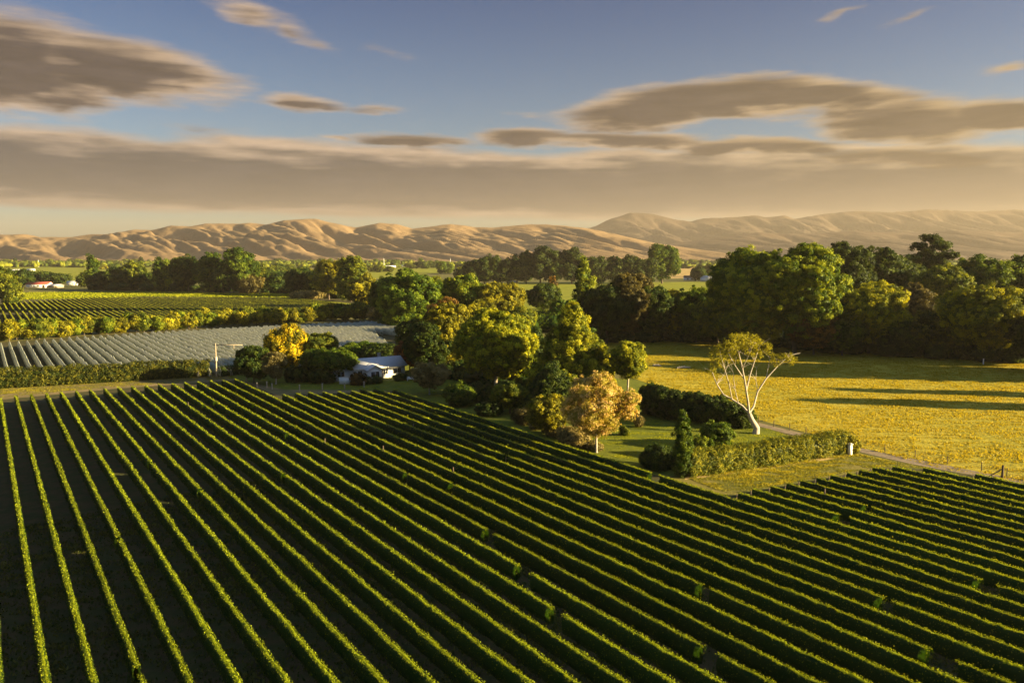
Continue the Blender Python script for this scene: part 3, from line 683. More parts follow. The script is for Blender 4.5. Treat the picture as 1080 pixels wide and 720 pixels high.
BACK = [(885, 345, 254, 66, 'round', 'dark', 'tall dark tree behind and right of the biggest lit tree'), (918, 342, 261, 66, 'round', 'dark', 'tall dark tree in the middle of the right skyline group'),
        (948, 340, 268, 56, 'round', 'pine', 'tall dark tree just left of the lone pine'), (977, 336, 245, 50, 'pine', 'pine', 'lone tall pine with a flat open top on the right skyline'),
        (990, 352, 282, 60, 'round', 'olive', 'olive tree with lit top below the lone pine'), (1050, 346, 272, 92, 'broad', 'green', 'wide flat-topped dark green tree behind the big round olive tree'),
        (1020, 332, 284, 44, 'round', 'olive', 'olive tree between the lone pine and the flat-topped tree'), (965, 355, 300, 44, 'round', 'brown', 'brownish tree below the skyline group at the right'),
        (615, 338, 272, 18, 'column', 'bright', 'slim lit poplar rising above the middle of the belt'), (596, 345, 318, 40, 'round', 'green', 'green tree directly behind the tall lit conifer'),
        (432, 348, 283, 62, 'tall', 'green', 'big mass of tall green trees with lit right side, behind the netted block'), (410, 345, 290, 36, 'tall', 'dark', 'dark tall tree at the left of the big green mass'),
        (454, 340, 290, 34, 'tall', 'olive', 'olive tall tree at the right of the big green mass'), (489, 345, 291, 48, 'round', 'bright', 'fresh green tree left of the golden pair above the garden'),
        (528, 346, 298, 52, 'round', 'gold', 'golden green tree above the big garden tree, left of the dark ball-shaped tree'), (505, 356, 318, 40, 'round', 'gold', 'low golden tree just above the big rounded garden tree'),
        (548, 352, 325, 36, 'round', 'olive', 'low olive tree between the garden conifer and the golden green tree'), (573, 328, 300, 34, 'round', 'dark', 'dark ball-shaped tree at the left end of the bright green field'),
        (582, 326, 293, 10, 'column', 'red', 'thin russet tree beside the dark ball-shaped tree'), (436, 346, 322, 26, 'round', 'gold', 'small golden tree at the top right corner of the netted block'),
        (397, 340, 319, 18, 'cone', 'pale', 'small pale cone-shaped tree above the netted block'), (380, 339, 320, 22, 'round', 'olive', 'small olive tree at the right end of the golden shelter belt'),
        (415, 343, 328, 20, 'round', 'brown', 'small brown tree between the pale cone and the golden corner tree'), (362, 338, 322, 24, 'round', 'green', 'small green tree closing the golden shelter belt'),
        (385, 327, 292, 40, 'round', 'gold', 'large golden tree behind the right end of the far vineyard'), (370, 318, 271, 34, 'tall', 'olive', 'tall olive tree with pointed top behind the far vineyard'),
        (347, 316, 273, 34, 'round', 'gold', 'golden crowned tree standing behind the dark hedge trees'), (318, 312, 284, 32, 'round', 'dark', 'left one of the square dark trees behind the far vineyard'),
        (340, 313, 285, 34, 'round', 'dark', 'right one of the square dark trees behind the far vineyard'), (405, 330, 305, 30, 'round', 'dark', 'dark tree right of the large golden tree'),
        (253, 310, 262, 36, 'tall', 'green', 'tallest pointed green tree of the dark belt on the left'), (222, 309, 266, 28, 'tall', 'green', 'green tree with gold top left of the tallest pointed tree'),
        (199, 308, 269, 36, 'round', 'dark', 'big dark dome tree of the left belt'), (178, 307, 275, 9, 'column', 'bright', 'right one of the slim poplar pair in the left belt'),
        (169, 307, 272, 10, 'column', 'green', 'left one of the slim poplar pair in the left belt'), (143, 306, 276, 20, 'round', 'olive', 'olive tree near the left belt poplars'),
        (128, 306, 281, 30, 'round', 'dark', 'dark round tree right of the lone dark poplar'), (99, 305, 270, 12, 'column', 'green', 'lone dark poplar at the left end of the belt'),
        (112, 306, 287, 22, 'round', 'dark', 'dark low tree at the foot of the lone dark poplar'), (156, 306, 289, 26, 'round', 'dark', 'dark low tree left of the poplar pair'),
        (236, 310, 284, 26, 'round', 'dark', 'dark low tree between the two pointed green trees'), (272, 309, 280, 28, 'round', 'olive', 'olive tree right of the tallest pointed tree'),
        (290, 309, 288, 28, 'round', 'dark', 'dark low tree left of the square dark trees'), (262, 310, 290, 28, 'round', 'brown', 'brownish low tree at the foot of the tallest pointed tree'),
        (5, 321, 284, 26, 'round', 'olive', 'gold-green tree at the left edge of the picture'), (14, 322, 302, 18, 'shrub', 'olive', 'bush at the foot of the gold-green edge tree'),
        (24, 303, 285, 20, 'round', 'dark', 'dark tree left of the red-roofed farmhouse'), (48, 299, 288, 22, 'round', 'dark', 'left dark tree behind the red-roofed farmhouse'),
        (60, 300, 289, 22, 'round', 'dark', 'right dark tree behind the red-roofed farmhouse'), (90, 303, 287, 12, 'round', 'olive', 'small olive tree beside the pale sheds'),
        (325, 315, 308, 34, 'shrub', 'pale', 'grey-green row of low bushes in front of the square dark trees')]
for (cx, b, t_, w, sh, pl, lb) in BACK: T(cx, b, t_, w, sh, pl, lb, {'column': 'poplar_tree', 'pine': 'pine_tree', 'shrub': 'bush'}.get(sh, 'broadleaf_tree'), cat='bush' if sh == 'shrub' else 'tree', mottle=1.5, leafpx=1.7, cover=1.3, limbs=5)
# tall dark windbreak in front of the hills
WB = [(498, 272, 16), (511, 269, 18), (524, 271, 14), (535, 273, 14), (545, 267, 12), (555, 265, 14), (570, 260, 24), (585, 263, 20), (603, 262, 24), (622, 271, 18), (634, 270, 18), (648, 271, 18), (661, 269, 18), (673, 272, 18), (686, 271, 14)]
for i, (cx, t_, w) in enumerate(WB):
    T(cx, 299.5, t_, w, 'tall', 'pine', f'tall dark windbreak tree, {ordinal(i + 1)} from the left between garden and hills', 'windbreak_tree', group='tall dark windbreak trees', cover=1.2, leafpx=1.7, limbs=4)
T(698, 299, 258, 34, 'tall', 'green', 'tall dark skyline tree with lit right side, left of the white shed', 'broadleaf_tree', cover=1.2)
T(737, 296, 283, 14, 'round', 'dark', 'small dark tree between the two white sheds', 'broadleaf_tree')
T(748, 292, 280, 12, 'round', 'olive', 'small olive tree behind the larger white shed', 'broadleaf_tree')
# trees right of the picture: their shadows fall across the paddock
OFF = [(131, 178, 22, 13), (140, 184, 27, 15), (134, 191, 25, 13), (150, 180, 28, 16), (160, 186, 30, 16), (147, 190, 27, 13),
       (128, 156.5, 15, 5), (137, 155, 18, 5.5), (121, 142, 17, 4.5), (132, 141, 20, 5), (143, 140, 22, 5.5)]
for i, (x, y, h, w) in enumerate(OFF):
    r = empty('broadleaf_tree', (x, y, 0)); tag(r, 'tree beyond the right edge whose shadow falls on the paddock', 'tree', 'trees beyond the right edge')
    cm, lo = crown_mesh('tall', h, w, 4000 + i, .6, .9, core=h > 23); link('crown', cm, M['green'], r); link('trunk', trunk_mesh(h, w, lo, 4000 + i), M['bark'], r)

# golden shelter belt between the netted block and the far vineyard
proto_shelter = []
for i in range(46):
    cx = -6 + i * 7.9; b = np.interp(cx, [0, 120, 250, 360], [360, 351.5, 343.5, 337.5]) + random.Random(i).uniform(-.7, .7)
    hh = random.Random(i + 50).uniform(13, 19) * np.interp(cx, [0, 360], [1.15, .95]); 
    T(cx, b, b - hh, random.Random(i + 9).uniform(11, 15), random.Random(i + 3).choice(['round', 'tall', 'round']), ('gold', 'bright', 'gold', 'gold', 'bright', 'gold', 'olive')[i % 7], f'golden leafy shelter tree, {ordinal(i + 1)} from the left along the back of the netted block', 'shelter_tree', group='golden shelter belt', cover=1.3, leafpx=1.5, limbs=3, mottle=1.3)

# clipped hedges: a leaf-covered wall
def hedge(name, p0, p1, h0, h1, wid, pal, label, leaf, seed, cover=1.9, lump=.16):
    rng = np.random.default_rng(seed); p0 = np.array(p0); p1 = np.array(p1); L = np.linalg.norm(p1 - p0)
    r = empty(name, (p0[0], p0[1], 0), math.atan2(*(p1 - p0)[::-1])); tag(r, label, 'hedge')
    n = int(L / .8) + 2; s = np.linspace(0, L, n); hh = np.interp(s, [0, L], [h0, h1]) * (1 + lump * .8 * fbm(s / 3.5, np.full(n, seed * .3), 3)); ww = wid * (1 + lump * 1.6 * fbm(s / 3.0, np.full(n, seed * .9), 3))
    prof = [(-.9, 0), (-1, .4), (-.95, .85), (-.6, 1), (.6, 1), (.95, .85), (1, .4), (.9, 0)]
    V = np.stack([np.stack([s, py * ww * .74, pz * hh * .86], 1) for py, pz in prof], 1); k = 8; mb = MB()
    i, j = np.meshgrid(np.arange(n - 1), np.arange(k)); i = i.ravel(); j = j.ravel()
    mb.quads(V.reshape(-1, 3), np.stack([i * k + j, (i + 1) * k + j, (i + 1) * k + (j + 1) % k, i * k + (j + 1) % k], 1), .25)
    cnt = int(L * (2 * h0 + 2 * wid) * cover / (leaf * leaf * .4)); nc = int(cnt / 14)
    cs = rng.uniform(0, L, nc); u = rng.uniform(size=nc); tp = u < wid / (wid + max(h0, h1)) ; sd = np.where(rng.uniform(size=nc) < .5, -1, 1)
    H_ = np.interp(cs, s, hh); W_ = np.interp(cs, s, ww)
    c = np.stack([cs, np.where(tp, rng.uniform(-1, 1, nc) * W_, sd * W_ * rng.uniform(.86, 1.05, nc)), np.where(tp, H_ * rng.uniform(.95, 1.05, nc), H_ * rng.uniform(.03, 1, nc))], 1)
    nn = np.stack([np.zeros(nc), np.where(tp, 0, sd), np.where(tp, 1, .15)], 1); tn = rng.normal(.45, .22, nc)
    e_ = unit(rng.normal(size=(nc, 14, 3)) + nn[:, None, :] * .5); P = c[:, None, :] + e_ * leaf * rng.uniform(.6, 2.0, size=(nc, 14, 1)); P[..., 2] = np.maximum(P[..., 2], .03)
    Nn = unit(e_ * .5 + nn[:, None, :] * .6 + rng.normal(size=e_.shape) * .5)
    mb.leaves(P.reshape(-1, 3), Nn.reshape(-1, 3), leaf * rng.uniform(.7, 1.2, nc * 14), np.clip(tn[:, None] + rng.normal(0, .12, (nc, 14)), 0, 1).ravel(), rng)
    mb.build('foliage', M[pal], r)
    st = MB()
    for x in np.arange(.8, L, 1.6): st.tube([(x, 0, -.05), (x + rng.normal() * .1, rng.normal() * .1, .7 * h0)], [.08, .05], 5)
    st.build('stems', M['bark'], r); r.children[-1]['kind'] = 'stuff'
    return r
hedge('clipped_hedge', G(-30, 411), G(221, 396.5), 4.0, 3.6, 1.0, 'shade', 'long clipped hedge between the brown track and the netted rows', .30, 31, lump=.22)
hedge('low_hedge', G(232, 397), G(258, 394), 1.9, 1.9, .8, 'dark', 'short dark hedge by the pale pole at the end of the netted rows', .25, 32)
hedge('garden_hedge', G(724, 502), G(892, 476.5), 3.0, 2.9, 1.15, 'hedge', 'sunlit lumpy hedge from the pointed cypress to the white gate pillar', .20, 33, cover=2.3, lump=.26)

# white-barked gum at the corner of the lawn: leaning trunk, forks, thin umbrella crown
def gum():
    gx, gy = G(797, 457); r = empty('gum_tree', (gx, gy, 0)); tag(r, 'white-barked gum tree with open umbrella crown at the corner of the lawn', 'tree')
    def L(px, py, dy=0.0): p = at_depth(px, py, gy + dy); return np.array([p[0] - gx, dy, p[2]])
    tb = MB(); rng = np.random.default_rng(8)
    tb.tube([(0, 0, -.1), L(798, 451), L(793, 443), L(790, 436)], [.62, .50, .42, .36], 9)
    paths = [([(790, 436, 0), (783, 428, .6), (772, 421, 1.2), (763, 416, 1.5), (756, 405, 2), (751, 392, 2.4)], .24),
             ([(790, 436, 0), (789, 424, -.6), (786, 405, -1), (783, 388, -1.4), (779, 372, -1.6)], .26),
             ([(787, 412, -.9), (791, 395, -.4), (796, 380, 0), (801, 365, .3)], .17),
             ([(790, 436, 0), (795, 428, .8), (799, 413, 1.6), (808, 399, 2.2), (820, 386, 2.8), (831, 376, 3.2)], .24),
             ([(772, 421, 1.2), (769, 405, .2), (764, 388, -.4), (760, 374, -.8)], .12), ([(785, 400, -1), (775, 385, -2), (768, 372, -3)], .12),
             ([(796, 380, 0), (790, 370, .6), (787, 362, 1)], .09), ([(808, 399, 2.2), (810, 388, 3), (812, 378, 3.5)], .09), ([(820, 386, 2.8), (826, 383, 1.8), (834, 381, 1)], .08),
             ([(783, 388, -1.4), (789, 376, -2.4), (793, 366, -3)], .09), ([(756, 405, 2), (763, 396, 2.6), (768, 385, 3)], .08), ([(779, 426, .7), (775, 410, 2), (773, 392, 3)], .10),
             ([(799, 413, 1.6), (797, 400, 2.4), (798, 388, 3.2)], .08)]
    for pts, rad in paths:
        rad *= .8
        P = [L(*p) for p in pts]; k = len(P); tb.tube(P, [rad * (1 - .65 * i / (k - 1)) for i in range(k)], 6)
        for _ in range(6):
            a = P[-1] if _ < 3 else P[-2]; e = a + np.array([rng.normal() * .9, rng.normal() * .9, rng.uniform(.4, 1.5)]); tb.tube([a, (a + e) / 2 + (0, 0, .1), e], [rad * .3, rad * .2, .02], 4)
    tb.build('trunk', M['pale_bark'], r, smooth=True)
    cb = MB(); tips = [(779, 361, -1.6, 15, 8), (768, 366, -3, 10, 7), (792, 360, 1, 13, 6), (803, 366, .3, 12, 7), (787, 356, -.5, 13, 5), (793, 368, -3, 8, 6), (757, 374, -.8, 9, 8), (753, 389, 2.4, 6, 9), (762, 382, 2.8, 7, 8),
            (828, 377, 3.2, 9, 5), (818, 381, 3, 7, 4), (834, 380, 1.2, 6, 4), (812, 374, 3.4, 5, 3), (774, 378, 1, 7, 6), (800, 376, 3, 6, 4), (770, 372, 1.5, 8, 5)]
    for px, py, dy, rx, ry in tips:
        c = L(px, py, dy); s_ = .155
        n = int(rx * ry * 5); nc = max(5, n // 12); d = rng.normal(size=(nc, 3)); d = unit(d) * rng.uniform(.3, 1, size=(nc, 1)) ** .5
        cc = c + d * np.array([rx * s_, rx * s_, ry * s_]); e_ = unit(rng.normal(size=(nc, 22, 3))); P = cc[:, None] + e_ * rng.uniform(.1, .5, size=(nc, 22, 1))
        cb.leaves(P.reshape(-1, 3), unit(rng.normal(size=(nc * 22, 3)) + (0, 0, .4)), .24 * rng.uniform(.7, 1.3, nc * 22), np.clip(rng.normal(.5, .22, nc * 22), 0, 1), rng, .5)
    cb.build('crown', M['gold'], r)
gum()

# ------------------------------------------------------------------ white house
def roof_gable(mb, x0, x1, y0, y1, ze, zr, ov=.4, th=.12):
    ym = (y0 + y1) / 2; A = [(x0 - ov, y0 - ov, ze), (x1 + ov, y0 - ov, ze), (x1 + ov, ym, zr), (x0 - ov, ym, zr), (x0 - ov, y1 + ov, ze), (x1 + ov, y1 + ov, ze)]
    B = [(a, b, c + th) for a, b, c in A]
    mb.quads(A + B, [(0, 3, 2, 1), (3, 4, 5, 2), (6, 7, 8, 9), (9, 8, 11, 10), (0, 1, 7, 6), (4, 10, 11, 5), (0, 6, 9, 3), (3, 9, 10, 4), (1, 2, 8, 7), (2, 5, 11, 8)])
def gable_wall(mb, x, y0, y1, z0, z1, th=.1):
    ym = (y0 + y1) / 2; v = [(x, y0, z0), (x, y1, z0), (x, ym, z1), (x, ym, z1), (x + th, y0, z0), (x + th, y1, z0), (x + th, ym, z1), (x + th, ym, z1)]
    mb.quads(v, [(0, 3, 2, 1), (4, 5, 6, 7), (0, 4, 7, 3), (1, 2, 6, 5)])
def window(parent, x, y, z, w, h, axis='y', sgn=-1):
    """axis y: pane faces -Y or +Y; axis x: faces +-X"""
    f = MB(); p = MB(); b = .07
    def bx(m, a0, a1, d0, d1, z0, z1):
        d0, d1 = sorted((d0 * sgn, d1 * sgn))
        if axis == 'y': m.box(x + a0, x + a1, y + d0, y + d1, z + z0, z + z1)
        else: m.box(x + d0, x + d1, y + a0, y + a1, z + z0, z + z1)
    bx(f, -w / 2 - b, w / 2 + b, .003, .07, -b, 0); bx(f, -w / 2 - b, w / 2 + b, .003, .07, h, h + b)
    bx(f, -w / 2 - b, -w / 2, .003, .07, 0, h); bx(f, w / 2, w / 2 + b, .003, .07, 0, h); bx(f, -.03, .03, .003, .06, 0, h)
    bx(p, -w / 2, w / 2, .006, .03, 0.001, h - .001)
    o = f.build('window', M['white'], parent); p.build('pane', M['glass'], o)
def house():
    o = G(375, 401.5); r = empty('white_house', (o[0], o[1], 0), math.radians(33)); tag(r, 'white weatherboard house with pale grey roof in the garden beyond the vines', 'house')
    w = MB(); w.box(0, 12.4, 0, 7, 0, 2.7); w.box(-5.6, -.003, 1.2, 6.4, 0, 2.5); w.box(2.2, 5.6, -2.2, -.003, 0, 2.55)
    gable_wall(w, 0.001, 0, 7, 2.7, 4.5); gable_wall(w, 12.299, 0, 7, 2.7, 4.5); gable_wall(w, -5.599, 1.2, 6.4, 2.5, 3.8)
    # porch gable triangle
    v = [(2.2, -2.2, 2.55), (5.6, -2.2, 2.55), (3.9, -2.2, 3.5), (3.9, -2.2, 3.5), (2.2, -2.1, 2.55), (5.6, -2.1, 2.55), (3.9, -2.1, 3.5), (3.9, -2.1, 3.5)]
    w.quads(v, [(0, 1, 2, 3), (4, 7, 6, 5)])
    w.build('wall', M['white'], r)
    bb = MB()
    for z in np.arange(.3, 2.6, .3): bb.box(5.65, 12.4, -.02, -.003, z, z + .03); bb.box(12.403, 12.42, 0, 7, z, z + .03)
    bb.build('weatherboards', M['white'], r)
    rf = MB(); roof_gable(rf, 0, 12.4, 0, 7, 2.62, 4.5, .5); m = rf.build('roof', M['roof_grey'], r)
    ch = MB(); ch.box(7.5, 8.1, 4.2, 4.8, 4.0, 5.3); ch.box(7.42, 8.18, 4.12, 4.88, 5.3, 5.4); ch.build('chimney', M['concrete'], m)
    gt = MB(); gt.box(-.5, 12.9, -.60, -.50, 2.56, 2.72); gt.build('gutter', M['white'], m)
    rf = MB(); roof_gable(rf, -5.6, -.5, 1.2, 6.4, 2.44, 3.8, .45); rf.build('roof', M['roof_grey'], r)
    rf = MB(); th = .1; A = [(1.8, -2.7, 2.35), (3.9, -2.7, 3.5), (3.9, 1.0, 3.5), (1.8, 1.0, 2.35), (6.0, -2.7, 2.35), (6.0, 1.0, 2.35)]; B = [(a, b, c + th) for a, b, c in A]
    rf.quads(A + B, [(0, 1, 2, 3), (1, 4, 5, 2), (6, 9, 8, 7), (7, 8, 11, 10), (0, 6, 7, 1), (1, 7, 10, 4), (0, 3, 9, 6), (4, 10, 11, 5)]); rf.build('porch_roof', M['roof_grey'], r)
    window(r, 3.9, -2.2, .8, 2.0, 1.25); window(r, 7.4, 0, 1.0, 1.1, 1.2); window(r, 10.4, 0, 1.0, 2.1, 1.2); window(r, 1.1, 0, 1.0, 1.0, 1.2)
    window(r, -3.0, 1.2, 1.0, 1.6, 1.1); window(r, 12.4, 3.5, 1.0, 1.4, 1.2, 'x', 1)
    d = MB(); d.box(5.9, 6.75, -.05, -.004, .05, 2.1); dd = d.build('door', M['roof_brown'], r); k = MB(); k.box(6.6, 6.66, -.1, -.051, 1.0, 1.12); k.build('handle', M['wire'], dd)
    st = MB(); st.box(5.7, 7.0, -1.0, -.003, 0, .12); st.build('step', M['concrete'], r)
house()
def simple_box_thing(name, px0, px1, py, h, dep, mat, label, cat, rz=0.0):
    a = np.array(G(px0, py)); b = np.array(G(px1, py)); w = abs(b[0] - a[0]); r = empty(name, (*(a + b) / 2, 0), rz); tag(r, label, cat)
    return r, w
# white screen wall beside the drive
r, w = simple_box_thing('screen_wall', 358.5, 374.5, 405, 1.7, .2, 'white', 'low white screen wall in front of the left end of the white house', 'wall')
m = MB(); m.box(-w / 2, w / 2, -.08, .08, 0, 1.5); m.build('panel', M['white'], r)
m = MB(); m.box(-w / 2 - .05, w / 2 + .05, -.12, .12, 1.5, 1.6); m.build('capping', M['stone'], r)
for sx in (-1, 1): m = MB(); m.box(sx * w / 2 - .1, sx * w / 2 + .1, -.14, .14, 0, 1.497); m.build('pier', M['white'], r)
# garden bench right of the house
bx, by = G(433, 401.5); r = empty('garden_bench', (bx, by, 0), math.radians(15)); tag(r, 'white garden bench on the lawn right of the white house', 'bench')
m = MB(); m.box(-.8, .8, -.25, .25, .42, .48); m.build('seat', M['white'], r)
m = MB(); m.box(-.8, .8, .22, .28, .5, .95); m.build('backrest', M['white'], r)
for sx in (-.7, .7):
    for sy in (-.2, .18): m = MB(); m.box(sx - .04, sx + .04, sy - .04, sy + .04, 0, .419); m.build('leg', M['white'], r)
# garden fence posts with rails along the house lawn
PX = [(271, 409.5), (281.5, 408.5), (287, 410.5), (316, 412), (340, 410.5), (363.5, 410), (384, 408.5), (260, 403)]
lab = ['left of the low pair below the dark evergreen', 'first of a close pair below the dark evergreen', 'second of a close pair below the dark evergreen', 'alone below the brilliant yellow tree', 'right of the yellow tree, on the grass', 'just below the white screen wall', 'below the dark red shrub', 'by the end of the longest vine row']
for (px, py), lb in zip(PX, lab):
    x, y = G(px, py); r = empty('fence_post', (x, y, 0)); tag(r, 'pale wooden fence post ' + lb, 'post', 'pale fence posts below the house')
    m = MB(); m.tube([(0, 0, -.1), (0, 0, 1.25)], [.15, .13], 8); m.build('shaft', M['wood'], r)
    m = MB(); m.tube([(0, 0, 1.25), (0, 0, 1.29), (0, 0, 1.31)], [.16, .15, .01], 8); m.build('cap', M['stone'], r)
# pole with long beam at the end of the netted rows
x, y = G(228.5, 397); r = empty('wooden_pole', (x, y, 0)); tag(r, 'pale wooden pole with a long horizontal beam at the corner of the netted rows', 'pole')
ht = at_depth(228.5, 362, y)[2]; m = MB(); m.tube([(0, 0, -.1), (0, 0, ht)], [.20, .14], 8); m.build('shaft', M['wood'], r)
m = MB(); m.box(-.7, 6.4, -.07, .07, ht - .45, ht - .28); m.build('beam', M['wood'], r)
m = MB(); m.tube([(.12, -.25, ht * .48), (.12, -.25, ht * .60)], [.3, .3], 8); m.build('transformer', M['stone'], r)
m = MB(); m.tube([(4.3, 0, ht - .44), (4.3, 0, ht - 1.3)], [.08, .08], 6); m.build('hanger', M['wood'], r)
m = MB(); m.tube([(0, 0, ht * .5), (6.0, -3.0, .0)], [.03, .03], 4); m.build('guy_wire', M['wire'], r)
# gate pillar at the end of the lit hedge
x, y = G(896, 479.5); r = empty('gate_pillar', (x, y, 0), .3); tag(r, 'white gate pillar at the right end of the lit hedge beside the drive', 'pillar')
m = MB(); m.box(-.25, .25, -.25, .25, 0, 1.55); m.build('shaft', M['white'], r)
m = MB(); m.box(-.33, .33, -.33, .33, 1.55, 1.66); m.box(-.22, .22, -.22, .22, 1.66, 1.76); m.build('cap', M['stone'], r)
# paddock fence: posts and wires along the drive
FL = [(800, 446.5), (850, 458), (903, 470.5), (965, 483), (1035, 496.5), (1090, 509)]
pts = [np.array(G(*p)) for p in FL]
o = pts[0]; r = empty('wire_fence', (*o, 0)); tag(r, 'low wire and post fence between the gravel drive and the golden paddock', 'fence')
tot = 0
for a, b in zip(pts[:-1], pts[1:]):
    a = a - o; b = b - o; L = np.linalg.norm(b - a); k = max(1, int(L / 3.2))
    for i in range(k):
        p = a + (b - a) * i / k; m = MB(); m.tube([(p[0], p[1], -.1), (p[0], p[1], 1.15)], [.07, .06], 6); m.build('post', M['bark'], r); tot += 1
    m = MB()
    for z in (.3, .55, .8, 1.05): m.tube([(*a, z), (*b, z)], [.012, .012], 4)
    m.build('wires', M['wire'], r)
x, y = G(1057, 504); r = empty('strainer_post', (x, y, 0)); tag(r, 'thick dark strainer post standing alone at the paddock edge, lower right', 'post')
m = MB(); m.tube([(0, 0, -.1), (0, 0, 1.7)], [.16, .14], 8); m.build('shaft', M['bark'], r)
m = MB(); m.tube([(0, 0, 1.25), (-1.6, .3, .1)], [.08, .07], 6); m.build('brace', M['bark'], r)
x, y = G(1037, 384.5); r = empty('marker_post', (x, y, 0)); tag(r, 'white marker post at the far edge of the paddock, under the big round olive tree', 'post')
m = MB(); m.tube([(0, 0, -.1), (0, 0, 1.5)], [.16, .14], 8); m.build('shaft', M['white'], r)
m = MB(); m.tube([(0, 0, 1.5), (0, 0, 1.6)], [.18, .17], 8); m.build('cap', M['white'], r)
# fallen pale logs in the paddock
for (px, py, ln, rz, lb) in ((721, 388.5, 1.9, .3, 'right'), (693, 386.5, 1.1, -.2, 'left')):
    x, y = G(px, py); rng = np.random.default_rng(int(px)); m = MB()
    m.tube([(-ln, 0, .22), (-ln * .3, .1, .34), (ln * .4, .05, .28), (ln, -.1, .2)], [.20, .28, .25, .12], 8); m.tube([(0, 0, .3), (.5, .3, .8)], [.12, .04], 6); m.tube([(-ln * .6, 0, .3), (-ln * .8, -.3, .75)], [.1, .03], 6)
    ob = m.build('fallen_log', M['pale_bark'], None, (x, y, 0), True); ob.rotation_euler.z = rz; tag(ob, f'pale fallen log in the shaded back of the paddock, {lb} of the two', 'log')

# ------------------------------------------------------------------ farm buildings on the plain
def farm(px0, px1, py, hpx, name, label, wallm, roofm, rz=0.0, deep=.7, cat='building'):
    a = G(px0, py); b = G(px1, py); w = b[0] - a[0]; s = w / (px1 - px0); h = hpx * s * .62; hr = hpx * s
    r = empty(name, ((a[0] + b[0]) / 2, a[1], 0), rz); tag(r, label, cat); d = w * deep
    m = MB(); m.box(-w / 2, w / 2, 0, d, 0, h); gable_wall(m, -w / 2 + .001, 0, d, h, hr - .1); gable_wall(m, w / 2 - .101, 0, d, h, hr - .1); m.build('wall', M[wallm], r)
    m = MB(); roof_gable(m, -w / 2, w / 2, 0, d, h - .05, hr, .4, .15); m.build('roof', M[roofm], r)
    window(r, -w * .25, 0, h * .35, w * .10, h * .4); window(r, w * .05, 0, h * .35, w * .10, h * .4)
    m = MB(); m.box(w * .25, w * .36, -.05, -.004, 0, h * .8); m.build('door', M['roof_brown'], r)
    return r
farm(28, 50, 303.5, 6.0, 'farmhouse', 'farmhouse with red roof and cream walls beyond the left vineyard', 'white', 'roof_red', .1, .6, 'house')
farm(50, 62, 303.5, 3.6, 'farm_shed', 'low pale shed right of the red-roofed farmhouse', 'tan', 'roof_grey', -.2)
farm(71, 82, 301, 4.5, 'farm_shed', 'small white shed in the trees left of the lone dark poplar', 'white', 'roof_grey', .3)
farm(744, 761, 297, 6.2, 'farm_shed', 'larger white shed at the far edge of the bright green field', 'white', 'roof_grey', .35)
farm(722, 736, 296, 5.2, 'farmhouse', 'white house with dark roof left of the larger white shed', 'white', 'roof_brown', -.1, .6, 'house')
farm(536, 546, 299.5, 3.4, 'farm_shed', 'small grey shed left of the tall dark windbreak trees', 'concrete', 'roof_grey', 0)
farm(645, 654, 286, 4.0, 'farm_shed', 'pale-roofed shed glinting through the windbreak trees', 'white', 'roof_grey', .3)
for i, (a, b, y_, lb) in enumerate([(399, 417, 282, 'left of the bright yellow field edge'), (421, 432, 281.5, 'second along the bright yellow field'), (443, 456, 279.5, 'among trees below the middle hills'), (501, 508, 279, 'left of the windbreak below the hills'),
                                (8, 20, 286, 'far left on the plain'), (28, 36, 285.5, 'second from the left on the plain')]):
    farm(a, b, y_, 1.9, 'glasshouse' if i < 2 else 'farm_building', 'tiny white farm building ' + lb, 'white', 'white', 0, .3)
# distant houses of the town under the hills
rngt = random.Random(77); proto = None
for i in range(46):
    px = rngt.choice([rngt.uniform(395, 560), rngt.uniform(240, 700)]); py = rngt.uniform(274.8, 277.4)
    x, y = G(px, py)
    if proto is None:
        w = 16; m = MB(); m.box(-w / 2, w / 2, 0, 9, 0, 4); gable_wall(m, -w / 2 + .001, 0, 9, 4, 7); gable_wall(m, w / 2 - .101, 0, 9, 4, 7)
        r = empty('distant_house', (x, y, 0)); m.build('wall', M['white'], r); m = MB(); roof_gable(m, -w / 2, w / 2, 0, 9, 4, 7); m.build('roof', M['tan'], r); proto = r
    else:
        r = proto.copy(); C.objects.link(r); r.location = (x, y, 0)
        for c in proto.children:
            d = c.copy(); C.objects.link(d); d.parent = r
    r.rotation_euler.z = rngt.uniform(-.8, .8); r.scale = [rngt.uniform(.7, 1.5)] * 3
    tag(r, 'tiny pale house of the town at the foot of the dry hills', 'house', 'houses of the distant town')
# slim white frost fans on the plain
for (px, yb, yt, lb) in ((41, 281.5, 275, 'far left'), (92.5, 281, 275, 'left of the lone dark poplar'), (405, 282, 273, 'by the long white glasshouse'), (475, 281.5, 273.5, 'right of the bright yellow field')):
    x, y = G(px, yb); ht = at_depth(px, yt, y)[2]; r = empty('wind_machine', (x, y, 0)); tag(r, 'slim white wind machine mast ' + lb, 'wind machine', 'wind machines on the plain')
    m = MB(); m.tube([(0, 0, 0), (0, 0, ht)], [.7, .45], 8); m.build('mast', M['white'], r)
    m = MB(); m.box(-.5, .5, -1.2, .6, ht, ht + .9); m.build('gearbox', M['white'], r)
    for s_ in (1, -1): m = MB(); m.box(-.15, .15, -1.4, -1.2, *sorted((ht + .45 + s_ * .2, ht + .45 + s_ * 3.2))); m.build('blade', M['white'], r)

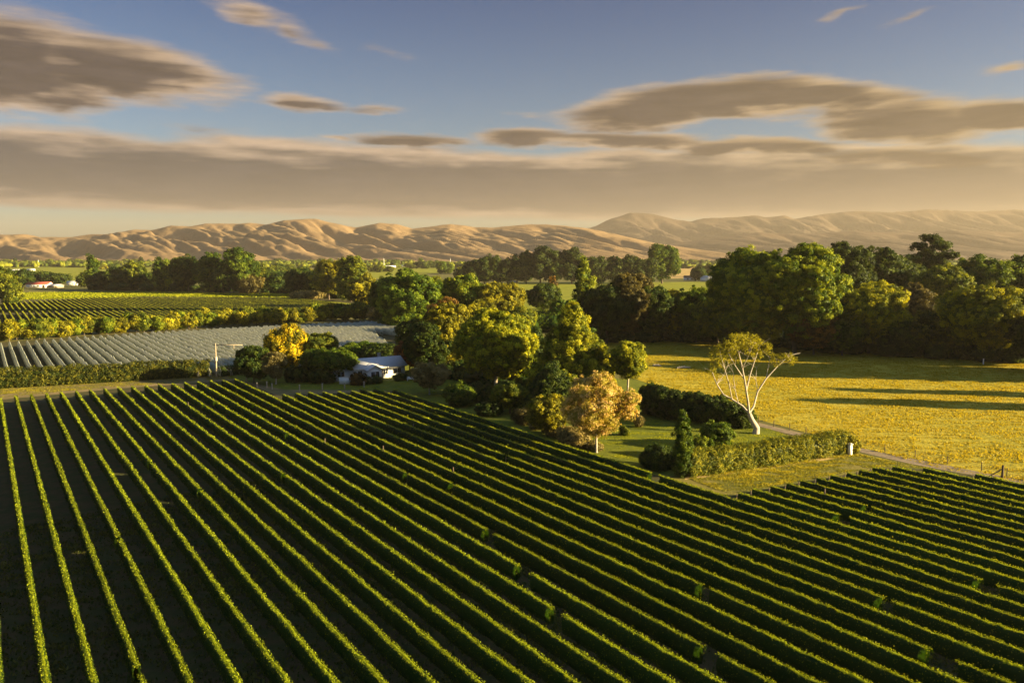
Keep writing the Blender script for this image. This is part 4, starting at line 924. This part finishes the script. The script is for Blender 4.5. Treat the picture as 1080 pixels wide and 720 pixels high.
# ------------------------------------------------------------------ distant trees
variants = []
for i, (sh, pl, hh, ww) in enumerate([('round', 'olive', 12, 15), ('round', 'dark', 14, 16), ('round', 'green', 11, 16), ('broad', 'olive', 10, 17), ('tall', 'green', 15, 9), ('round', 'gold', 9, 12), ('column', 'dark', 16, 5)]):
    cm, lo = crown_mesh(sh, hh, ww, 7000 + i, 1.5, 1.3); cm.materials.append(M[pl]); tm = trunk_mesh(hh, ww, lo, 7000 + i, limbs=3); tm.materials.append(M['bark']); variants.append((cm, tm, hh))
rngd = random.Random(12); nd = 0
lines = []   # hedgerows: (px0, px1, py, count, size)
for (a, b, y_, n_, s_) in [(-10, 220, 279.8, 34, 1.0), (100, 300, 284, 18, .8), (220, 470, 279.5, 34, 1.0), (265, 345, 292, 12, .9), (255, 330, 300, 12, .8), (290, 420, 287, 12, .8), (430, 520, 283, 16, .9), (395, 470, 293, 0, 1), (465, 545, 289, 16, 1.0), (480, 560, 296, 10, .9),
                       (500, 700, 283, 16, .9), (700, 800, 280, 20, .9), (770, 900, 283, 16, 1.1), (860, 1085, 280, 34, 1.0), (960, 1085, 287, 18, 1.0), (1000, 1085, 295, 10, 1.1), (560, 760, 277.6, 20, .9), (10, 90, 277.6, 12, 1), (120, 170, 296, 9, .8)]:
    for _ in range(n_): lines.append((rngd.uniform(a, b), y_ + rngd.uniform(-.9, .7), s_))
for (px, py, s_) in lines[:296]:
    x, y = G(px, py); cm, tm, hh = rngd.choices(variants, weights=[5, 4, 5, 3, 2, 2, 1])[0]
    r = empty('distant_tree', (x, y, 0), rngd.uniform(0, 6.28)); sc = s_ * rngd.uniform(.75, 1.35); r.scale = (sc * rngd.uniform(.9, 1.25), sc * rngd.uniform(.9, 1.25), sc)
    tag(r, 'small tree in the hedgerows of the plain below the dry hills', 'tree', 'distant trees on the plain')
    link('crown', cm, None, r); link('trunk', tm, None, r)
# the woodland band under the hills reads as one mass
rngw = np.random.default_rng(3); mb = MB()
N_ = 2600; Yw = rngw.uniform(1700, 2680, N_); Xw = rngw.uniform(-1, 1, N_) * Yw * .70; keepw = fbm(Xw / 420, Yw / 260, 3) > -.12
for x, y in zip(Xw[keepw], Yw[keepw]):
    h = rngw.uniform(7, 15); w_ = rngw.uniform(9, 22); tone = rngw.uniform(.1, .8)
    for k in range(3):
        c = (x + rngw.normal() * w_ * .25, y + rngw.normal() * w_ * .2, h * rngw.uniform(.35, .62)); mb.blob(c, (w_ * .38, w_ * .38, h * .42), rngw, 7, 5, .22, tone)
    e_ = unit(rngw.normal(size=(26, 3)) + (0, 0, .4)); P = np.array([x, y, h * .5]) + e_ * np.array([w_ * .5, w_ * .5, h * .5])
    mb.leaves(P, e_, 2.6, np.clip(rngw.normal(tone, .2, 26), 0, 1), rngw)
tag(mb.build('distant_woodland', M['olive']), 'hazy band of woods and gardens along the foot of the dry hills', 'woodland', kind='stuff')
# undergrowth in the gaps of the belts
def undergrowth(name, line, wid, hgt, pal, n, label, seed, leaf):
    rng = np.random.default_rng(seed); mb = MB(); P_ = np.array([G(*p) for p in line]); seg = np.linalg.norm(np.diff(P_, axis=0), axis=1); cum = np.concatenate([[0], np.cumsum(seg)])
    s = rng.uniform(0, cum[-1], n); x = np.interp(s, cum, P_[:, 0]); y = np.interp(s, cum, P_[:, 1]) + rng.uniform(0, wid, n)
    for i in range(n):
        h = hgt * rng.uniform(.5, 1.15); mb.blob((x[i], y[i], h * .38), (h * .62, h * .62, h * .40), rng, 8, 6, .3, .3)
        K = 260; e_ = unit(rng.normal(size=(K, 3)) + (0, 0, .3)); mb.leaves(np.array([x[i], y[i], h * .45]) + e_ * np.array([h * .8, h * .8, h * .52]) * (.9 + .22 * perlin(e_[:, 0] * 2 + i, e_[:, 2] * 2 + e_[:, 1] * 2))[:, None] * rng.uniform(.85, 1.1, (K, 1)), unit(e_ + rng.normal(size=(K, 3)) * .5), leaf * rng.uniform(.7, 1.2, K), np.clip(rng.normal(.45, .25, K), 0, 1), rng)
    mb.q and tag(mb.build(name, M[pal]), label, 'undergrowth', kind='stuff')
undergrowth('undergrowth', [(625, 361), (760, 363), (900, 374), (1100, 385)], 14, 5.5, 'dark', 130, 'dark undergrowth along the far side of the paddock', 41, .6)
undergrowth('undergrowth', [(88, 306), (200, 308), (310, 311), (360, 316)], 30, 8, 'dark', 90, 'dark undergrowth at the foot of the left tree belt', 42, 1.1)
undergrowth('undergrowth', [(400, 346), (470, 352), (560, 352), (640, 352)], 40, 7, 'green', 110, 'green undergrowth behind the garden trees', 43, .7)
undergrowth('undergrowth', [(440, 398), (480, 402), (540, 412), (600, 425), (640, 436)], 14, 4.0, 'dark', 60, 'dark undergrowth in the shade of the garden trees', 44, .4)
undergrowth('undergrowth', [(860, 345), (960, 345), (1080, 348)], 40, 8, 'dark', 90, 'dark undergrowth below the right skyline group', 45, .8)
undergrowth('undergrowth', [(560, 452), (600, 468), (640, 478)], 2.5, 1.6, 'pale', 22, 'straw coloured undergrowth by the top vine row', 46, .25)

# ------------------------------------------------------------------ paddock grass
def tufts(name, poly, n, hmin, hmax, mat, label, seed, z=.01, mott=.5):
    rng = np.random.default_rng(seed); P_ = np.array(poly); x0, y0 = P_.min(0); x1, y1 = P_.max(0)
    x = rng.uniform(x0, x1, n * 2); y = rng.uniform(y0, y1, n * 2); ok = in_poly(x, y, poly) & (np.abs(x) < y * .70 + 8); x = x[ok][:n]; y = y[ok][:n]; m = len(x)
    dn = fbm(x / 3.2, y / 1.6, 3) + .6 * fbm(x / 14, y / 9, 3); kk = dn > rng.uniform(-.55, .15, m); x = x[kk]; y = y[kk]; dn = dn[kk]; m = len(x)
    a = rng.uniform(0, PI, m); hh = rng.uniform(hmin, hmax, m) * (1 + .6 * np.clip(dn, -.5, 1)); w = hh * rng.uniform(.5, 1.0, m); lean = rng.normal(size=(m, 2)) * .45 * hh[:, None]
    ca, sa = np.cos(a) * w * .5, np.sin(a) * w * .5
    v = np.stack([np.stack([x - ca, y - sa, np.full(m, z)], 1), np.stack([x + ca, y + sa, np.full(m, z)], 1), np.stack([x + ca * .9 + lean[:, 0], y + sa * .9 + lean[:, 1], hh], 1), np.stack([x - ca * .9 + lean[:, 0], y - sa * .9 + lean[:, 1], hh * .8], 1)], 1)
    mb = MB(); mb.quads(v.reshape(-1, 3), np.arange(4 * m).reshape(-1, 4), np.clip(.45 + dn * mott + rng.normal(0, .15, m), 0, 1))
    return tag(mb.build(name, mat), label, 'grass', kind='stuff')
tufts('paddock_grass', [G(*p) for p in PADD_PX], 320000, .06, .20, M['grass_tuft'], 'long golden dry grass covering the paddock', 61, mott=.22)

M['lawn_blade'] = leaf_mat('lawn_blades', (.110, .150, .006), (.280, .290, .010), .38)
M['straw_blade'] = leaf_mat('headland_blades', (.130, .140, .012), (.300, .260, .025), .38)
M['weeds'] = leaf_mat('weeds', (.045, .070, .012), (.120, .125, .030), .3)
tufts('ground_cover', [G(0, 560), G(300, 500), G(1080, 560), G(1090, 730), G(-10, 730)], 110000, .05, .22, M['weeds'], 'low weeds and mown grass between the vine rows', 67)
tufts('lawn_grass', [G(640, 480), G(600, 440), G(690, 402), G(700, 438), G(812, 452), G(836, 461), G(722, 499)], 90000, .03, .09, M['lawn_blade'], 'short green grass of the lawn behind the lit hedge', 62)
tufts('lawn_grass', [G(262, 398), G(330, 404), G(430, 400), G(560, 410), G(590, 450), G(430, 411), G(300, 409)], 70000, .03, .09, M['lawn_blade'], 'short green grass round the white house', 63)
tufts('headland_grass_blades', [G(p[0], p[1]) for p in [(726, 505), (836, 470), (900, 478), (935, 485), (985, 494), (930, 492), (850, 506), (770, 521)]], 60000, .03, .14, M['straw_blade'], 'mown yellow-green grass between hedge and vines', 64)
tufts('track_grass', [G(*p) for p in [(-30, 421), (0, 419), (120, 408), (252, 399), (240, 395), (205, 396), (120, 403), (-30, 412)]], 50000, .03, .12, M['straw_blade'], 'dry grass on the track below the clipped hedge', 65)
tufts('valley_crop', [G(*p) for p in [(18, 316), (18, 309), (150, 308), (352, 311), (352, 314), (150, 313)]], 60000, .3, .8, M['lawn_blade'], 'bright yellow-green crop strip beyond the far vineyard', 66)

# ------------------------------------------------------------------ air
hb = MB(); hb.box(-8800, 8800, -280, 11000, -3.0, 465)
hz = bpy.data.materials.new('haze_air'); hz.use_nodes = True; t = hz.node_tree; t.nodes.clear()
pv = t.nodes.new('ShaderNodeVolumePrincipled'); out = t.nodes.new('ShaderNodeOutputMaterial'); t.links.new(pv.outputs[0], out.inputs['Volume'])
pv.inputs['Color'].default_value = (.80, .70, .57, 1); pv.inputs['Density'].default_value = 5.2e-5; pv.inputs['Anisotropy'].default_value = .20
tag(hb.build('haze', hz), 'warm haze over the valley', 'haze', kind='stuff')
